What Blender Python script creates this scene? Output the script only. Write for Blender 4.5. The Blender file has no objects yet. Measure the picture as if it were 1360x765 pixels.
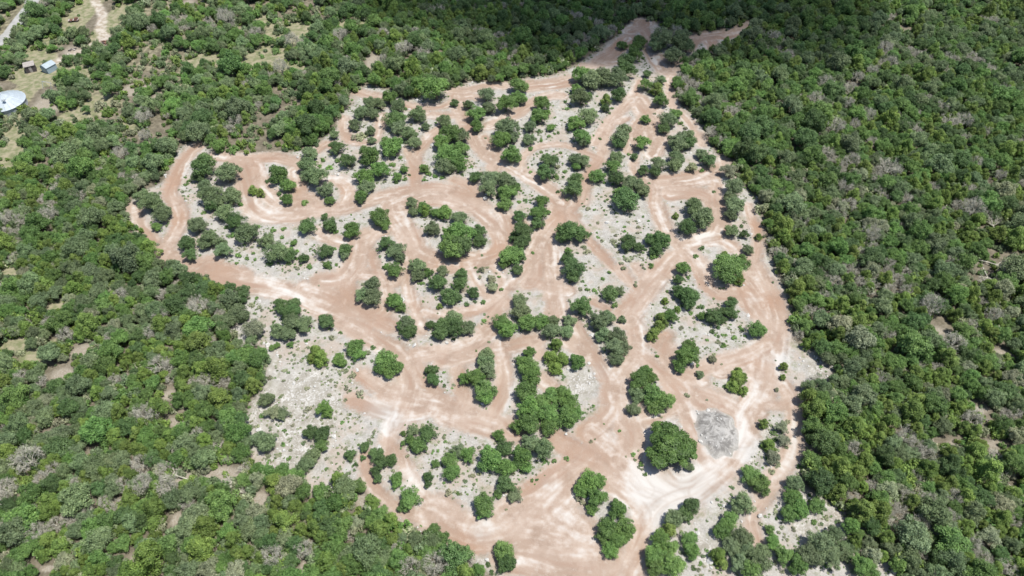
import bpy, bmesh, math, random
import numpy as np
from mathutils import Vector, Matrix, noise as mnoise
R = math.radians
S = bpy.context.scene
COL = S.collection
rng = np.random.default_rng(7)
random.seed(7)

# ------------------------------------------------------------------ camera
PITCH = 48.0; CAMH = 120.0; LENS = 24.8
cam = bpy.data.cameras.new('camera'); cam.lens = LENS; cam.sensor_width = 36
cam.clip_start = 1; cam.clip_end = 6000
camo = bpy.data.objects.new('camera', cam); COL.objects.link(camo)
camo.location = (0, 0, CAMH); camo.rotation_euler = (R(90 - PITCH), 0, 0)
S.camera = camo
# ------------------------------------------------------------------ light
SUN_EL = 71.5
SUN_AZ = -14.0      # degrees, direction the sun stands in, measured from +x (right) anticlockwise
sd = Vector((math.cos(R(SUN_EL)) * math.cos(R(SUN_AZ)), math.cos(R(SUN_EL)) * math.sin(R(SUN_AZ)), math.sin(R(SUN_EL))))
world = bpy.data.worlds.new('World'); S.world = world; world.use_nodes = True
nt = world.node_tree; bg = nt.nodes['Background']
sky = nt.nodes.new('ShaderNodeTexSky'); sky.sky_type = 'NISHITA'; sky.sun_disc = False
sky.sun_elevation = R(SUN_EL); sky.sun_rotation = math.atan2(sd.x, sd.y)
nt.links.new(sky.outputs[0], bg.inputs[0]); bg.inputs[1].default_value = 0.10
sun = bpy.data.lights.new('sun', 'SUN'); sun.energy = 4.5; sun.angle = R(0.5); sun.color = (1, 0.965, 0.89)
suno = bpy.data.objects.new('sun', sun); COL.objects.link(suno)
suno.rotation_euler = (-sd).to_track_quat('-Z', 'Y').to_euler(); suno.location = sd * 900
S.view_settings.view_transform = 'Standard'; S.view_settings.look = 'None'
S.view_settings.exposure = 0.36; S.view_settings.gamma = 1.0
S.cycles.max_bounces = 5; S.cycles.diffuse_bounces = 3; S.cycles.transmission_bounces = 3; S.cycles.volume_bounces = 1

# ------------------------------------------------------------------ helpers
FPX = 680 * LENS / 18.0
CA, SA = math.cos(R(90 - PITCH)), math.sin(R(90 - PITCH))
def P(px, py, h=0.0):
    """Point on the level z=h that the photograph shows at (px, py)."""
    x = (px - 680) / FPX; y = -(py - 382.5) / FPX
    Y = y * CA + SA; Z = y * SA - CA
    t = (h - CAMH) / Z
    return x * t, Y * t, t          # t = depth along the view axis
def tag(o, label=None, cat=None, group=None, kind=None):
    if label: o['label'] = label
    if cat: o['category'] = cat
    if group: o['group'] = group
    if kind: o['kind'] = kind
    return o
def link(name, me, parent=None, loc=(0, 0, 0)):
    o = bpy.data.objects.new(name, me); COL.objects.link(o); o.location = loc
    if parent: o.parent = parent
    return o
def mesh_np(name, V, F, mat=None, smooth=False):
    """V (n,3), F (m,k) arrays of equal-size faces"""
    me = bpy.data.meshes.new(name)
    V = np.ascontiguousarray(V, dtype=np.float32); F = np.ascontiguousarray(F, dtype=np.int32)
    k = F.shape[1]
    me.vertices.add(len(V)); me.vertices.foreach_set('co', V.ravel())
    me.loops.add(F.size); me.loops.foreach_set('vertex_index', F.ravel())
    me.polygons.add(len(F)); me.polygons.foreach_set('loop_start', np.arange(0, F.size, k, dtype=np.int32))
    if smooth: me.polygons.foreach_set('use_smooth', np.ones(len(F), dtype=bool))
    me.update(calc_edges=True)
    if mat: me.materials.append(mat)
    return me
class MB:
    """collects shapes in one bmesh"""
    def __init__(s): s.bm = bmesh.new()
    def box(s, c, d, rot=None):
        r = bmesh.ops.create_cube(s.bm, size=1)
        M = Matrix.Translation(c) @ (rot.to_4x4() if rot else Matrix()) @ Matrix.Diagonal((*d, 1))
        bmesh.ops.transform(s.bm, matrix=M, verts=r['verts'])
    def poly(s, pts):
        s.bm.faces.new([s.bm.verts.new(p) for p in pts])
    def tube(s, a, b, r0, r1, n=6):
        a = Vector(a); b = Vector(b); q = (b - a).to_track_quat('Z', 'Y')
        A = [s.bm.verts.new(a + q @ Vector((r0 * math.cos(2 * math.pi * i / n), r0 * math.sin(2 * math.pi * i / n), 0))) for i in range(n)]
        B = [s.bm.verts.new(b + q @ Vector((r1 * math.cos(2 * math.pi * i / n), r1 * math.sin(2 * math.pi * i / n), 0))) for i in range(n)]
        for i in range(n): s.bm.faces.new((A[i], A[(i + 1) % n], B[(i + 1) % n], B[i]))
        s.bm.faces.new(B); s.bm.faces.new(A[::-1])
    def prism(s, prof, y0, y1):
        """extrude an (x,z) outline along y"""
        A = [s.bm.verts.new((x, y0, z)) for x, z in prof]; B = [s.bm.verts.new((x, y1, z)) for x, z in prof]
        n = len(prof)
        for i in range(n): s.bm.faces.new((A[i], A[(i + 1) % n], B[(i + 1) % n], B[i]))
        s.bm.faces.new(A[::-1]); s.bm.faces.new(B)
    def mesh(s, name, mat):
        bmesh.ops.recalc_face_normals(s.bm, faces=s.bm.faces)
        me = bpy.data.meshes.new(name); s.bm.to_mesh(me); s.bm.free(); me.materials.append(mat); return me
    def build(s, name, mat, parent=None): return link(name, s.mesh(name, mat), parent)

# ------------------------------------------------------------------ materials
def new_mat(name):
    m = bpy.data.materials.new(name); m.use_nodes = True
    n = m.node_tree; b = n.nodes['Principled BSDF']; b.inputs['Roughness'].default_value = 0.9
    b.inputs['Specular IOR Level'].default_value = 0.15
    return m, n, b
def N(n, t, **k):
    o = n.nodes.new('ShaderNode' + t)
    for a, v in k.items(): setattr(o, a, v)
    return o
def plain(name, col, rough=0.8, metal=0.0, var=0.15, scale=3.0, bump=0.0):
    m, n, b = new_mat(name)
    tc = N(n, 'TexCoord'); no = N(n, 'TexNoise'); no.inputs['Scale'].default_value = scale; no.inputs['Detail'].default_value = 6
    n.links.new(tc.outputs['Object'], no.inputs['Vector'])
    cr = N(n, 'ValToRGB'); cr.color_ramp.elements[0].position = 0.3; cr.color_ramp.elements[1].position = 0.7
    cr.color_ramp.elements[0].color = (*[c * (1 - var) for c in col], 1); cr.color_ramp.elements[1].color = (*[min(1, c * (1 + var)) for c in col], 1)
    n.links.new(no.outputs['Fac'], cr.inputs['Fac']); n.links.new(cr.outputs['Color'], b.inputs['Base Color'])
    b.inputs['Roughness'].default_value = rough; b.inputs['Metallic'].default_value = metal
    if bump:
        bp = N(n, 'Bump'); bp.inputs['Strength'].default_value = bump; n.links.new(no.outputs['Fac'], bp.inputs['Height']); n.links.new(bp.outputs[0], b.inputs['Normal'])
    return m
def foliage_mat():
    m, n, b = new_mat('foliage')
    at = N(n, 'Attribute', attribute_type='INSTANCER', attribute_name='tint')
    lv = N(n, 'Attribute', attribute_type='GEOMETRY', attribute_name='leafvar')
    # leafvar 0..1: hue and lightness of the single leaf spray
    mul = N(n, 'MapRange'); mul.inputs['To Min'].default_value = 0.45; mul.inputs['To Max'].default_value = 1.7
    n.links.new(lv.outputs['Fac'], mul.inputs['Value'])
    sc = N(n, 'VectorMath', operation='SCALE'); n.links.new(at.outputs['Vector'], sc.inputs[0]); n.links.new(mul.outputs[0], sc.inputs['Scale'])
    hs = N(n, 'HueSaturation')
    mr = N(n, 'MapRange'); mr.inputs['To Min'].default_value = 0.515; mr.inputs['To Max'].default_value = 0.485
    n.links.new(lv.outputs['Fac'], mr.inputs['Value']); n.links.new(mr.outputs[0], hs.inputs['Hue']); n.links.new(sc.outputs[0], hs.inputs['Color'])
    n.links.new(hs.outputs[0], b.inputs['Base Color']); b.inputs['Roughness'].default_value = 0.55
    b.inputs['Specular IOR Level'].default_value = 0.3
    tr = N(n, 'BsdfTranslucent'); n.links.new(hs.outputs[0], tr.inputs['Color'])
    mx = N(n, 'MixShader'); mx.inputs[0].default_value = 0.28
    n.links.new(b.outputs[0], mx.inputs[1]); n.links.new(tr.outputs[0], mx.inputs[2])
    n.links.new(mx.outputs[0], n.nodes['Material Output'].inputs['Surface'])
    return m
M_FOL = foliage_mat()
M_BARK = plain('bark', (0.16, 0.13, 0.10), 0.95, var=0.3, scale=6)
M_DEAD = plain('dead_wood', (0.46, 0.44, 0.37), 0.9, var=0.25, scale=4)
M_ROCK = plain('limestone', (0.50, 0.49, 0.47), 0.9, var=0.2, scale=2)

# ------------------------------------------------------------------ digitised layout of the place
# each tile: origin of an enlarged piece of the photograph; coordinates run at 4.25 per photo pixel
TO = dict(A=(160,180),B=(400,100),C=(600,80),D=(800,20),E=(800,180),F=(600,240),G=(380,260),H=(820,340),I=(600,400),
          J=(420,420),K=(240,360),L=(240,520),M=(440,585),N=(640,560),O=(820,480),P=(860,585))
# x, y, crown radius, kind  (d dark, g green, b grey-green, j yellow-green juniper, p pale)
TREES = dict(
A="470 155 68 d;440 220 38 d;600 205 62 b;505 330 68 b;470 280 40 b;625 335 50 b;180 370 62 b;235 440 48 b;200 510 28 g;125 340 42 b;370 600 45 d;395 670 36 d;430 500 50 b;500 570 58 b;580 430 52 b;645 480 48 d;715 540 58 b;580 640 44 b;745 300 30 j;790 315 28 j;890 210 52 g;945 275 42 g;935 350 35 g;880 655 58 b;825 590 42 b;290 740 45 b;560 600 30 b;520 385 40 d",
B="45 430 42 b;30 500 48 b;85 570 55 b;40 560 40 b;140 640 42 b;160 700 26 g;200 405 40 d;185 335 26 b;265 480 42 d;300 270 35 b;335 200 42 b;385 150 36 b;440 160 36 b;400 215 34 b;395 310 28 b;400 365 24 b;385 445 54 g;440 530 50 g;350 560 55 g;365 625 45 b;335 670 36 g;515 395 58 g;480 370 30 g;530 240 55 d;545 170 42 b;500 125 40 g;545 285 42 b;600 330 45 b;640 370 38 b;655 215 44 b;700 285 25 b;760 70 72 g;735 30 40 g;865 150 24 d;805 250 40 b;850 320 58 g;790 370 42 g;905 340 45 b;830 430 60 g;885 480 48 g;810 510 48 b;945 160 28 d;985 210 50 g;990 280 36 g;985 570 34 d;625 710 28 b;690 740 36 g;580 530 22 g;545 570 26 g;900 410 45 g;700 525 26 g",
C="20 230 18 d;100 245 28 b;150 300 60 g;195 195 42 b;205 265 38 b;150 370 40 g;375 130 50 g;375 205 42 g;310 240 52 g;310 370 60 b;280 440 50 g;345 430 38 b;335 525 50 g;505 240 44 g;490 310 48 g;535 300 26 g;440 370 36 b;435 440 36 b;560 375 24 g;730 205 50 b;700 160 32 g;765 200 28 g;870 215 34 j;865 265 24 d;945 190 42 d;770 310 50 b;700 345 48 g;735 420 48 g;745 460 30 b;790 100 58 b;740 80 50 g;850 80 60 b;930 90 58 b;985 50 50 d;555 560 46 d;525 630 46 d;700 555 40 b;745 575 38 b;705 600 25 g;690 720 52 d;700 670 44 d;825 645 42 g;220 660 50 b;310 690 48 b;300 660 36 b;955 430 50 b;975 385 34 b;905 590 42 g;930 540 40 b;930 665 42 d;30 440 62 g;25 560 45 g;140 655 32 g;990 690 40 b;960 740 40 g",
D="80 345 58 b;130 265 48 d;185 215 42 g;215 140 40 g;115 160 28 g;190 170 34 g;340 125 58 b;305 160 44 b;400 220 50 b;430 140 56 b;480 170 44 b;455 110 40 b;250 390 36 g;310 410 42 j;330 475 38 g;250 330 24 d;330 360 28 b;240 580 28 g;370 590 46 b;350 635 34 d;410 555 34 g;115 640 44 g;90 700 40 g;225 715 42 g;430 700 48 b;485 680 38 b;100 435 42 d",
E="100 30 40 d;215 40 42 g;430 50 48 b;420 115 44 b;410 165 38 b;490 40 38 d;320 160 42 b;300 200 32 d;235 190 32 d;180 115 22 d;60 165 45 g;90 250 44 d;90 110 36 b;180 260 48 b;228 305 38 b;140 350 68 d;605 140 40 d;560 100 34 b;510 175 30 p;520 395 52 b;570 460 58 b;480 510 48 d;415 450 20 j;340 585 50 d;275 580 38 d;310 640 36 d;150 595 50 d;205 625 28 d;725 190 44 p;750 285 48 b;720 350 36 b;750 390 52 b;725 440 34 b;730 535 38 b;800 555 26 d;825 640 28 b;720 710 72 g;785 705 40 g;690 670 24 j;455 745 38 g;885 565 24 j",
F="215 40 45 b;310 60 50 g;300 125 40 g;345 40 38 g;505 110 38 g;490 175 44 g;480 235 35 d;545 175 15 g;380 195 36 d;400 275 56 d;395 340 46 d;350 310 30 d;330 410 58 g;375 420 40 d;370 500 32 d;300 450 36 g;670 270 70 d;635 305 46 d;730 305 40 d;690 485 56 d;655 430 36 d;685 540 38 d;655 390 18 g;45 205 40 b;150 280 42 d;160 340 34 d;45 290 66 g;35 370 66 d;55 520 32 d;50 580 42 d;120 625 34 d;15 660 36 d;225 550 24 p;230 600 28 p;170 500 18 p;895 630 44 d;945 620 28 b;740 700 56 d;380 670 42 b;990 340 42 d",
G="115 165 46 d;245 160 38 d;220 115 20 d;265 190 20 d;375 185 48 g;525 110 52 g;550 155 34 g;220 310 42 d;230 385 22 g;330 300 36 d;325 340 24 b;95 350 28 d;40 265 18 g;20 330 38 d;560 265 42 d;620 305 48 b;640 350 30 b;610 415 42 g;565 395 18 g;490 500 46 b;425 555 42 b;490 570 50 b;615 590 46 g;650 630 30 g;680 720 46 b;715 45 28 b;715 90 26 b;780 80 34 j;825 180 40 b;845 90 32 g;895 90 42 g;990 120 42 b;920 220 48 g;930 290 66 g;990 230 58 g;745 390 46 b;740 445 38 b;800 430 26 g;885 420 34 b;860 490 48 d;990 450 40 d;985 510 36 d;920 560 50 d;865 620 20 j;815 725 28 d;890 730 46 d;950 690 48 b;235 20 34 b;420 20 26 d;40 640 42 d;90 720 50 b;30 710 46 b;225 710 42 d",
H="370 80 40 g;345 130 28 d;350 190 42 d;400 210 52 d;410 260 38 d;270 248 22 j;340 295 20 j;300 330 40 g;250 340 38 j;235 390 36 j;200 430 42 j;265 375 28 j;630 80 72 g;690 125 34 j;665 30 40 g;545 330 48 d;480 335 24 g;600 310 28 d;645 260 34 d;640 315 36 d;600 355 24 d;790 410 46 g;390 560 58 g;400 510 40 g;350 610 40 g;130 690 56 g;160 650 34 g;680 710 40 j;710 680 30 j;680 650 28 j;940 620 28 j;935 680 19 j;470 660 22 b;535 575 22 p;445 530 24 g",
I="280 110 44 g;310 160 48 g;390 60 52 b;430 120 52 g;500 110 46 g;560 160 48 b;570 110 34 b;660 110 38 b;650 170 36 b;740 45 56 d;840 110 52 b;880 90 44 b;860 180 44 b;930 190 50 b;960 250 50 b;910 250 50 b;930 320 38 b;960 95 22 b;440 285 32 g;430 360 56 g;390 330 34 g;450 420 52 g;590 240 40 j;560 310 48 j;620 320 46 j;590 370 40 j;715 335 42 g;420 510 62 g;560 530 50 g;620 510 46 g;660 570 56 g;440 600 60 g;540 630 56 g;650 650 58 g;430 690 60 g;370 700 40 g;550 700 52 g;700 630 40 g;195 300 46 b;205 380 48 b;120 420 48 g;75 430 34 g;185 490 56 g;190 540 44 g;265 750 35 g;500 560 50 g",
J="215 170 48 g;235 215 36 g;125 230 28 g;140 265 22 g;20 230 50 j;380 240 55 g;430 280 48 g;360 290 38 g;410 310 36 g;480 55 28 g;525 80 42 d;645 45 28 d;700 90 46 d;775 50 54 d;860 60 42 b;655 300 36 d;660 350 36 d;960 240 44 b;965 310 44 b;850 350 44 g;910 335 36 g;950 420 62 g;45 515 42 g;545 640 32 b;625 655 44 d;575 725 44 g;530 700 28 g;490 660 16 g;490 715 14 g;275 735 28 d",
K="40 40 50 d;130 85 52 d;40 110 48 d;20 220 40 d;265 90 36 d;350 110 42 d;345 160 24 d;320 230 56 b;270 270 44 b;355 250 34 b;570 190 40 d;635 190 40 d;610 240 44 d;700 290 42 b;545 330 42 b;600 350 44 b;640 300 44 d;820 290 44 d;800 260 24 d;760 450 48 j;790 500 42 j;740 490 30 j;895 505 34 g;965 430 50 g;545 420 18 g;515 430 18 g;620 412 18 g;430 480 56 g;360 470 56 g;90 320 70 g;190 450 62 b",
L="810 85 40 g;825 120 30 g;520 110 40 p;570 120 34 b;440 260 46 b;485 290 52 b;735 230 40 d;795 240 46 d;790 305 36 g;740 360 46 b;700 410 46 b;650 470 46 g;600 490 34 g;545 470 34 g;960 355 32 d;340 340 50 g;270 150 60 g;480 40 40 b",
M="105 85 32 d;185 40 27 d;175 95 16 d;255 70 38 d;280 115 40 d;340 105 34 d;250 170 30 d;262 215 24 d;370 215 34 g;365 250 26 g;440 320 52 g;415 360 36 g;545 205 28 d;545 245 20 d;490 40 42 g;405 20 18 g;590 130 24 g;670 110 44 g;775 75 42 g;710 60 38 b;680 180 44 g;900 100 64 g;990 150 52 g;980 250 50 d;940 300 24 g;860 350 56 g;865 400 40 g;580 510 42 g;625 545 34 g;970 610 54 g;980 690 52 d;540 620 46 g;150 260 40 g;230 350 48 j;270 420 48 g",
N="90 80 42 d;130 140 42 d;55 190 62 g;145 255 48 g;140 350 50 d;185 405 38 b;90 405 26 g;25 470 56 g;230 200 56 g;270 120 46 b;350 150 54 b;250 255 34 g;600 320 54 g;665 330 40 g;570 380 42 g;640 430 54 g;620 490 32 g;770 490 48 g;710 600 56 g;800 590 54 g;760 660 50 g;730 720 44 g;680 650 36 g;140 700 58 g;130 750 44 g;800 650 40 g",
O="130 90 56 g;185 90 36 g;120 180 48 b;210 180 60 g;270 220 52 g;220 250 44 g;90 260 38 b;301 465 128 g;405 595 26 b;680 80 44 j;660 130 40 j;715 160 30 j;828 345 32 j;860 465 42 j;930 370 34 p;940 440 32 p;885 540 38 p;760 630 50 g;810 680 54 g;940 30 32 j;935 90 20 j",
P="250 370 48 d;210 410 42 d;150 440 52 b;120 500 46 j;70 560 52 g;40 640 56 g;120 610 50 g;240 560 44 g;250 620 42 g;150 700 64 g;50 710 56 g;540 350 60 b;470 440 46 g;430 500 50 g;400 640 48 j;420 690 36 j;530 540 56 b;480 600 48 b;560 620 50 b;640 660 66 b;520 690 50 b;770 650 50 g;820 320 48 g;860 390 54 g;800 410 44 g;690 500 28 g;710 570 40 g;830 240 46 b;960 360 44 g;980 580 72 b;1060 530 52 b;920 640 62 b;1040 650 60 b;1130 600 46 b;1200 700 56 g;1260 730 50 g;860 700 50 g;590 730 56 g;1120 640 40 b")
SHRUBS = dict(
A="385 255 14;470 435 15;505 405 18;675 385 16;595 515 15;660 680 22;710 695 16;840 720 20;912 572 14;922 525 16;860 535 18;895 325 18;825 255 14;780 512 12;655 720 12;750 665 12;980 600 20;620 560 22;955 640 20;350 315 13 p;370 355 12 p;365 275 12;205 610 12 p;700 640 12 p;760 700 12;950 720 16;995 690 14;700 630 10;640 250 10 p",
B="20 715 22;128 475 18;160 520 22;205 480 18;535 605 14;585 585 16;515 505 18;695 590 14;795 575 14;932 460 12;925 520 14;685 515 18;720 555 20;755 570 16;590 193 12;105 510 14;340 340 36 p;300 350 20 p;885 545 9;910 560 10;560 465 14;610 560 10;470 600 12 p;430 605 10 p;760 505 14;830 120 8 p;955 500 10 p;75 490 12",
C="505 517 11;615 520 12;445 495 18;372 347 9;840 438 12;550 425 13;600 410 11;650 270 15;640 235 12;585 325 10;445 628 12;640 628 15;600 740 12;860 690 11;385 725 16;505 455 12;85 545 12;655 395 11;490 400 14;590 660 20;80 615 14;110 600 10;65 635 10;430 605 8;600 600 16 p;830 250 9;905 270 12;890 300 10;820 200 8;850 350 8;800 425 8 p;620 340 8 p;660 610 8;190 435 8;630 660 10;780 590 8;745 540 12 p;1000 530 14;905 180 10;640 350 8 p",
D="232 242 12;295 553 9;520 575 18;540 600 14 p;45 520 14;30 560 12;50 430 8;440 610 16;470 640 14 p;280 240 6",
E="560 637 17;530 675 17;125 512 11;125 538 11;632 312 12;65 590 20 p;60 610 14 p;200 548 12 p;275 735 18;285 680 25;310 690 12;135 655 16 p;145 700 20 p;170 690 12 p;560 195 14;15 265 12;8 420 10;205 515 13 p;75 435 10;30 360 9;120 745 16 p;240 640 15;25 360 7 p;190 480 9 p;230 455 9 p;85 485 7;40 515 6 p;225 730 10 p;265 265 9;120 680 9 p;785 510 14;800 490 8 p;480 195 16 p;140 485 7 p;90 655 12 p;230 745 8;75 560 12 p;400 400 8;95 720 8 p",
F="178 683 17;84 697 16;457 402 12;170 417 9;380 117 13;385 48 15;417 110 14;440 75 8;600 60 13;738 125 8;808 163 12;846 167 17;770 157 16 p;745 143 10;825 315 12;848 338 13 p;785 297 10;890 517 12;852 553 13;740 567 12;765 615 17;805 615 16;727 610 16 p;825 235 12 p;780 250 10 p;975 283 11;973 257 9;265 542 13;280 608 14;220 610 10;155 545 14 p;913 330 16 p;925 363 16 p;438 635 10;663 678 10;925 183 9;878 103 8;227 110 9;920 705 18;985 405 14 p;980 440 14 p;975 500 18 p;655 100 14 p;710 405 10;250 590 12;135 490 10 p;415 80 8;430 155 6;745 375 16 p;770 395 18 p;755 405 14 p;820 290 8 p;800 480 7 p;930 230 7 p;950 330 10 p;775 455 8 p;890 265 6 p;870 190 8 p;960 465 12 p;940 400 10 p;755 590 8;815 735 10;860 10 10;765 100 7;620 55 10;550 745 6;830 600 8;200 490 12 p;250 520 10 p;150 515 10 p;195 590 9 p",
G="282 205 16;110 42 12;110 25 12;113 270 10;130 397 20;65 410 14 p;245 405 18;280 390 14;530 345 10;573 645 8;773 597 9;843 572 9;1012 612 12;770 493 14;135 297 8;183 500 6;690 690 14;70 440 8;275 300 12;50 400 10;80 390 10 p;205 370 10;300 400 7;95 25 9;160 310 8 p;60 310 14;170 430 7 p;20 420 10 p;800 600 6 p;855 660 6 p;690 630 6;720 700 8 p;640 560 9;515 310 9;640 680 9 p",
H="415 320 15;475 280 20;357 400 18 p;437 410 10 p;538 422 17;570 400 15;570 452 11;570 475 10;613 445 11;660 460 17;703 411 14;422 465 10;506 473 12;570 523 8;598 503 18;447 452 8;480 465 7;106 160 14 p;772 470 7;625 403 12 p;600 177 10;545 240 10;190 55 15;140 50 9;35 75 20 p;400 120 12;485 385 7;225 565 12;215 545 8;545 555 12 p;520 580 12 p;685 310 9;580 180 8;465 155 5;480 200 8 p;105 145 9 p;40 20 14 p;70 25 10 p;20 50 12 p;430 160 8;155 75 7;555 440 6;670 480 5;725 420 6;590 490 8;640 385 8 p;880 145 8 p;455 285 12;495 520 6 p;545 720 8 p;895 585 6",
I="210 227 9;180 107 16;185 75 9;947 730 11;777 392 9;625 440 10;737 110 10;818 52 10;183 578 10;760 140 14 p;205 85 8;170 125 9;190 120 8;655 115 6;10 470 12 p;860 690 6;160 590 8 p;555 70 6;590 90 6;140 275 8 p;880 5 10;80 15 14;180 5 14;130 5 12",
J="137 92 13;87 120 18 p;48 122 9;10 120 8;318 175 18;290 205 18 p;380 183 12 p;722 318 11;722 392 13;607 340 8;745 375 8;975 142 10;940 20 20;207 335 22 p;170 310 14 p;150 305 12 p;85 360 14 p;175 405 18 p;245 430 20 p;160 470 15 p;147 597 13;188 625 10;230 660 9;113 537 9;110 575 12 p;140 550 9;75 445 14 p;110 395 11 p;330 650 14 p;318 675 12 p;298 700 16 p;650 160 8 p;775 130 12;720 683 13 p;185 285 10;75 570 9;90 620 12 p;765 405 10 p;775 380 8 p;683 632 10 p;190 420 10 p;165 390 8 p;260 455 9 p;235 300 6;270 270 8 p;135 155 7;180 430 9 p;940 500 9 p;960 520 6 p;705 340 7;135 330 10 p;65 295 9 p;500 45 8;610 320 7;270 150 9;500 610 6;740 745 10 p;920 740 12 p",
K="215 115 18;245 155 11;95 195 16;135 245 22;155 205 18;210 232 12 p;400 187 18 p;443 200 14 p;458 218 11 p;425 150 13;902 347 14;852 375 17 p;813 378 10 p;776 378 9;707 392 12;655 607 12 p;590 560 14 p;850 615 15 p;970 590 20 p;925 725 16 p;875 650 10 p;935 660 20 p;1005 690 18 p;895 565 14 p;830 545 14 p;420 380 16 p;380 403 9 p;413 407 9 p;457 405 10 p;400 325 8 p;345 407 9 p;950 540 12;840 700 15 p;245 180 9;205 165 12;100 235 11;130 210 9;125 185 9;310 185 9;535 258 8;530 235 8 p;700 220 12 p;720 230 9 p;780 75 6;590 5 8;660 15 8;40 185 18;180 165 16;488 337 6 p;375 345 6;240 385 9 p;275 385 10 p;300 380 9 p;270 400 8;580 620 12 p;640 520 10 p;710 660 16 p;570 700 12 p;800 640 9 p;560 480 12 p;660 440 12 p;720 430 12 p;500 600 16 p;480 530 14 p;905 410 8 p;960 620 12 p;730 560 10 p;690 490 9 p",
L="912 172 13;953 200 10;877 155 12 p;852 193 13 p;995 235 9;925 45 15 p;905 127 8;575 297 12;658 370 7;875 457 12;895 440 16 p;575 220 7;835 25 14 p;955 465 8;490 440 22 p;630 190 12 p;620 330 12 p;455 135 16;610 375 16;710 100 22 p;735 95 14 p;990 415 15;400 200 16 p;430 195 14 p;505 220 10;660 210 9 p;560 350 8 p;875 110 8;560 30 10 p;880 410 8 p;900 425 8;1005 20 14 p;970 420 10;930 320 14 p;600 240 9 p;800 180 9 p;920 400 8 p;400 170 12 p",
M="142 140 13;38 160 15 p;25 182 12;715 298 14;730 303 10;660 297 22 p;690 325 8;740 370 8;800 270 8;820 277 6;800 197 16 p;835 185 14 p;503 480 10;365 438 8;430 228 8;988 385 9;855 267 6;595 270 7;770 172 7;880 228 7;400 270 12;430 45 16 p;430 85 12 p;395 40 9;50 145 9 p;665 280 9 p;610 275 6 p;780 200 9 p;690 250 5;715 235 5;835 40 10 p;840 60 8 p;820 215 7 p;550 500 10 p;420 260 8;525 520 12;610 590 16 p;480 270 6;650 640 20;885 700 16;850 715 14;810 725 16 p;760 690 16;720 670 16;900 745 18;700 720 18 p;760 750 14 p;105 185 6;135 120 8;70 45 12 p",
N="480 205 17;408 222 15;283 330 12;312 328 12;285 293 9;307 300 8;298 350 6;330 275 6;355 300 5;137 490 9;857 180 15;900 235 16;922 293 13;777 48 13;616 108 12 p;815 192 7;690 12 6;350 220 18;48 402 8;230 290 10;545 430 22 p;570 455 18 p;865 210 10 p;905 265 10 p;5 370 6;28 330 5;360 135 6;850 560 10 p;830 485 7;640 95 6 p;735 515 6",
O="93 518 14;140 570 16;160 635 13;12 390 12;758 575 7;397 187 16 p;508 213 8;250 310 9;547 130 8;605 140 14;900 158 15 p;50 530 7;385 180 8;845 545 12;900 500 16 p;960 340 18 p;880 400 20;890 440 16;840 590 8 p;900 590 12 p;870 360 12 p;955 480 14 p;100 550 12 p;120 595 12 p;760 540 5;905 600 7;450 20 14;120 500 8 p;590 10 8 p",
P="940 460 20;640 470 12 p;730 440 12;790 560 12 p;830 500 18 p;760 490 14 p;585 130 8;720 440 10 p;740 520 12 p;1010 430 14 p;860 150 18;880 130 10 p;1140 430 8 p;1180 520 8 p;1240 610 20 p;1230 650 16;720 700 8 p;260 720 16;290 730 14 p;1280 640 22 p;850 320 10 p;820 500 10;700 170 20 p;740 130 16 p;335 455 8;660 430 8 p;970 475 9 p;1110 420 10 p;1230 580 12 p;1150 470 7 p;1170 545 7 p;770 600 9 p;210 640 10 p;300 690 10 p;680 640 9 p")
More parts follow.
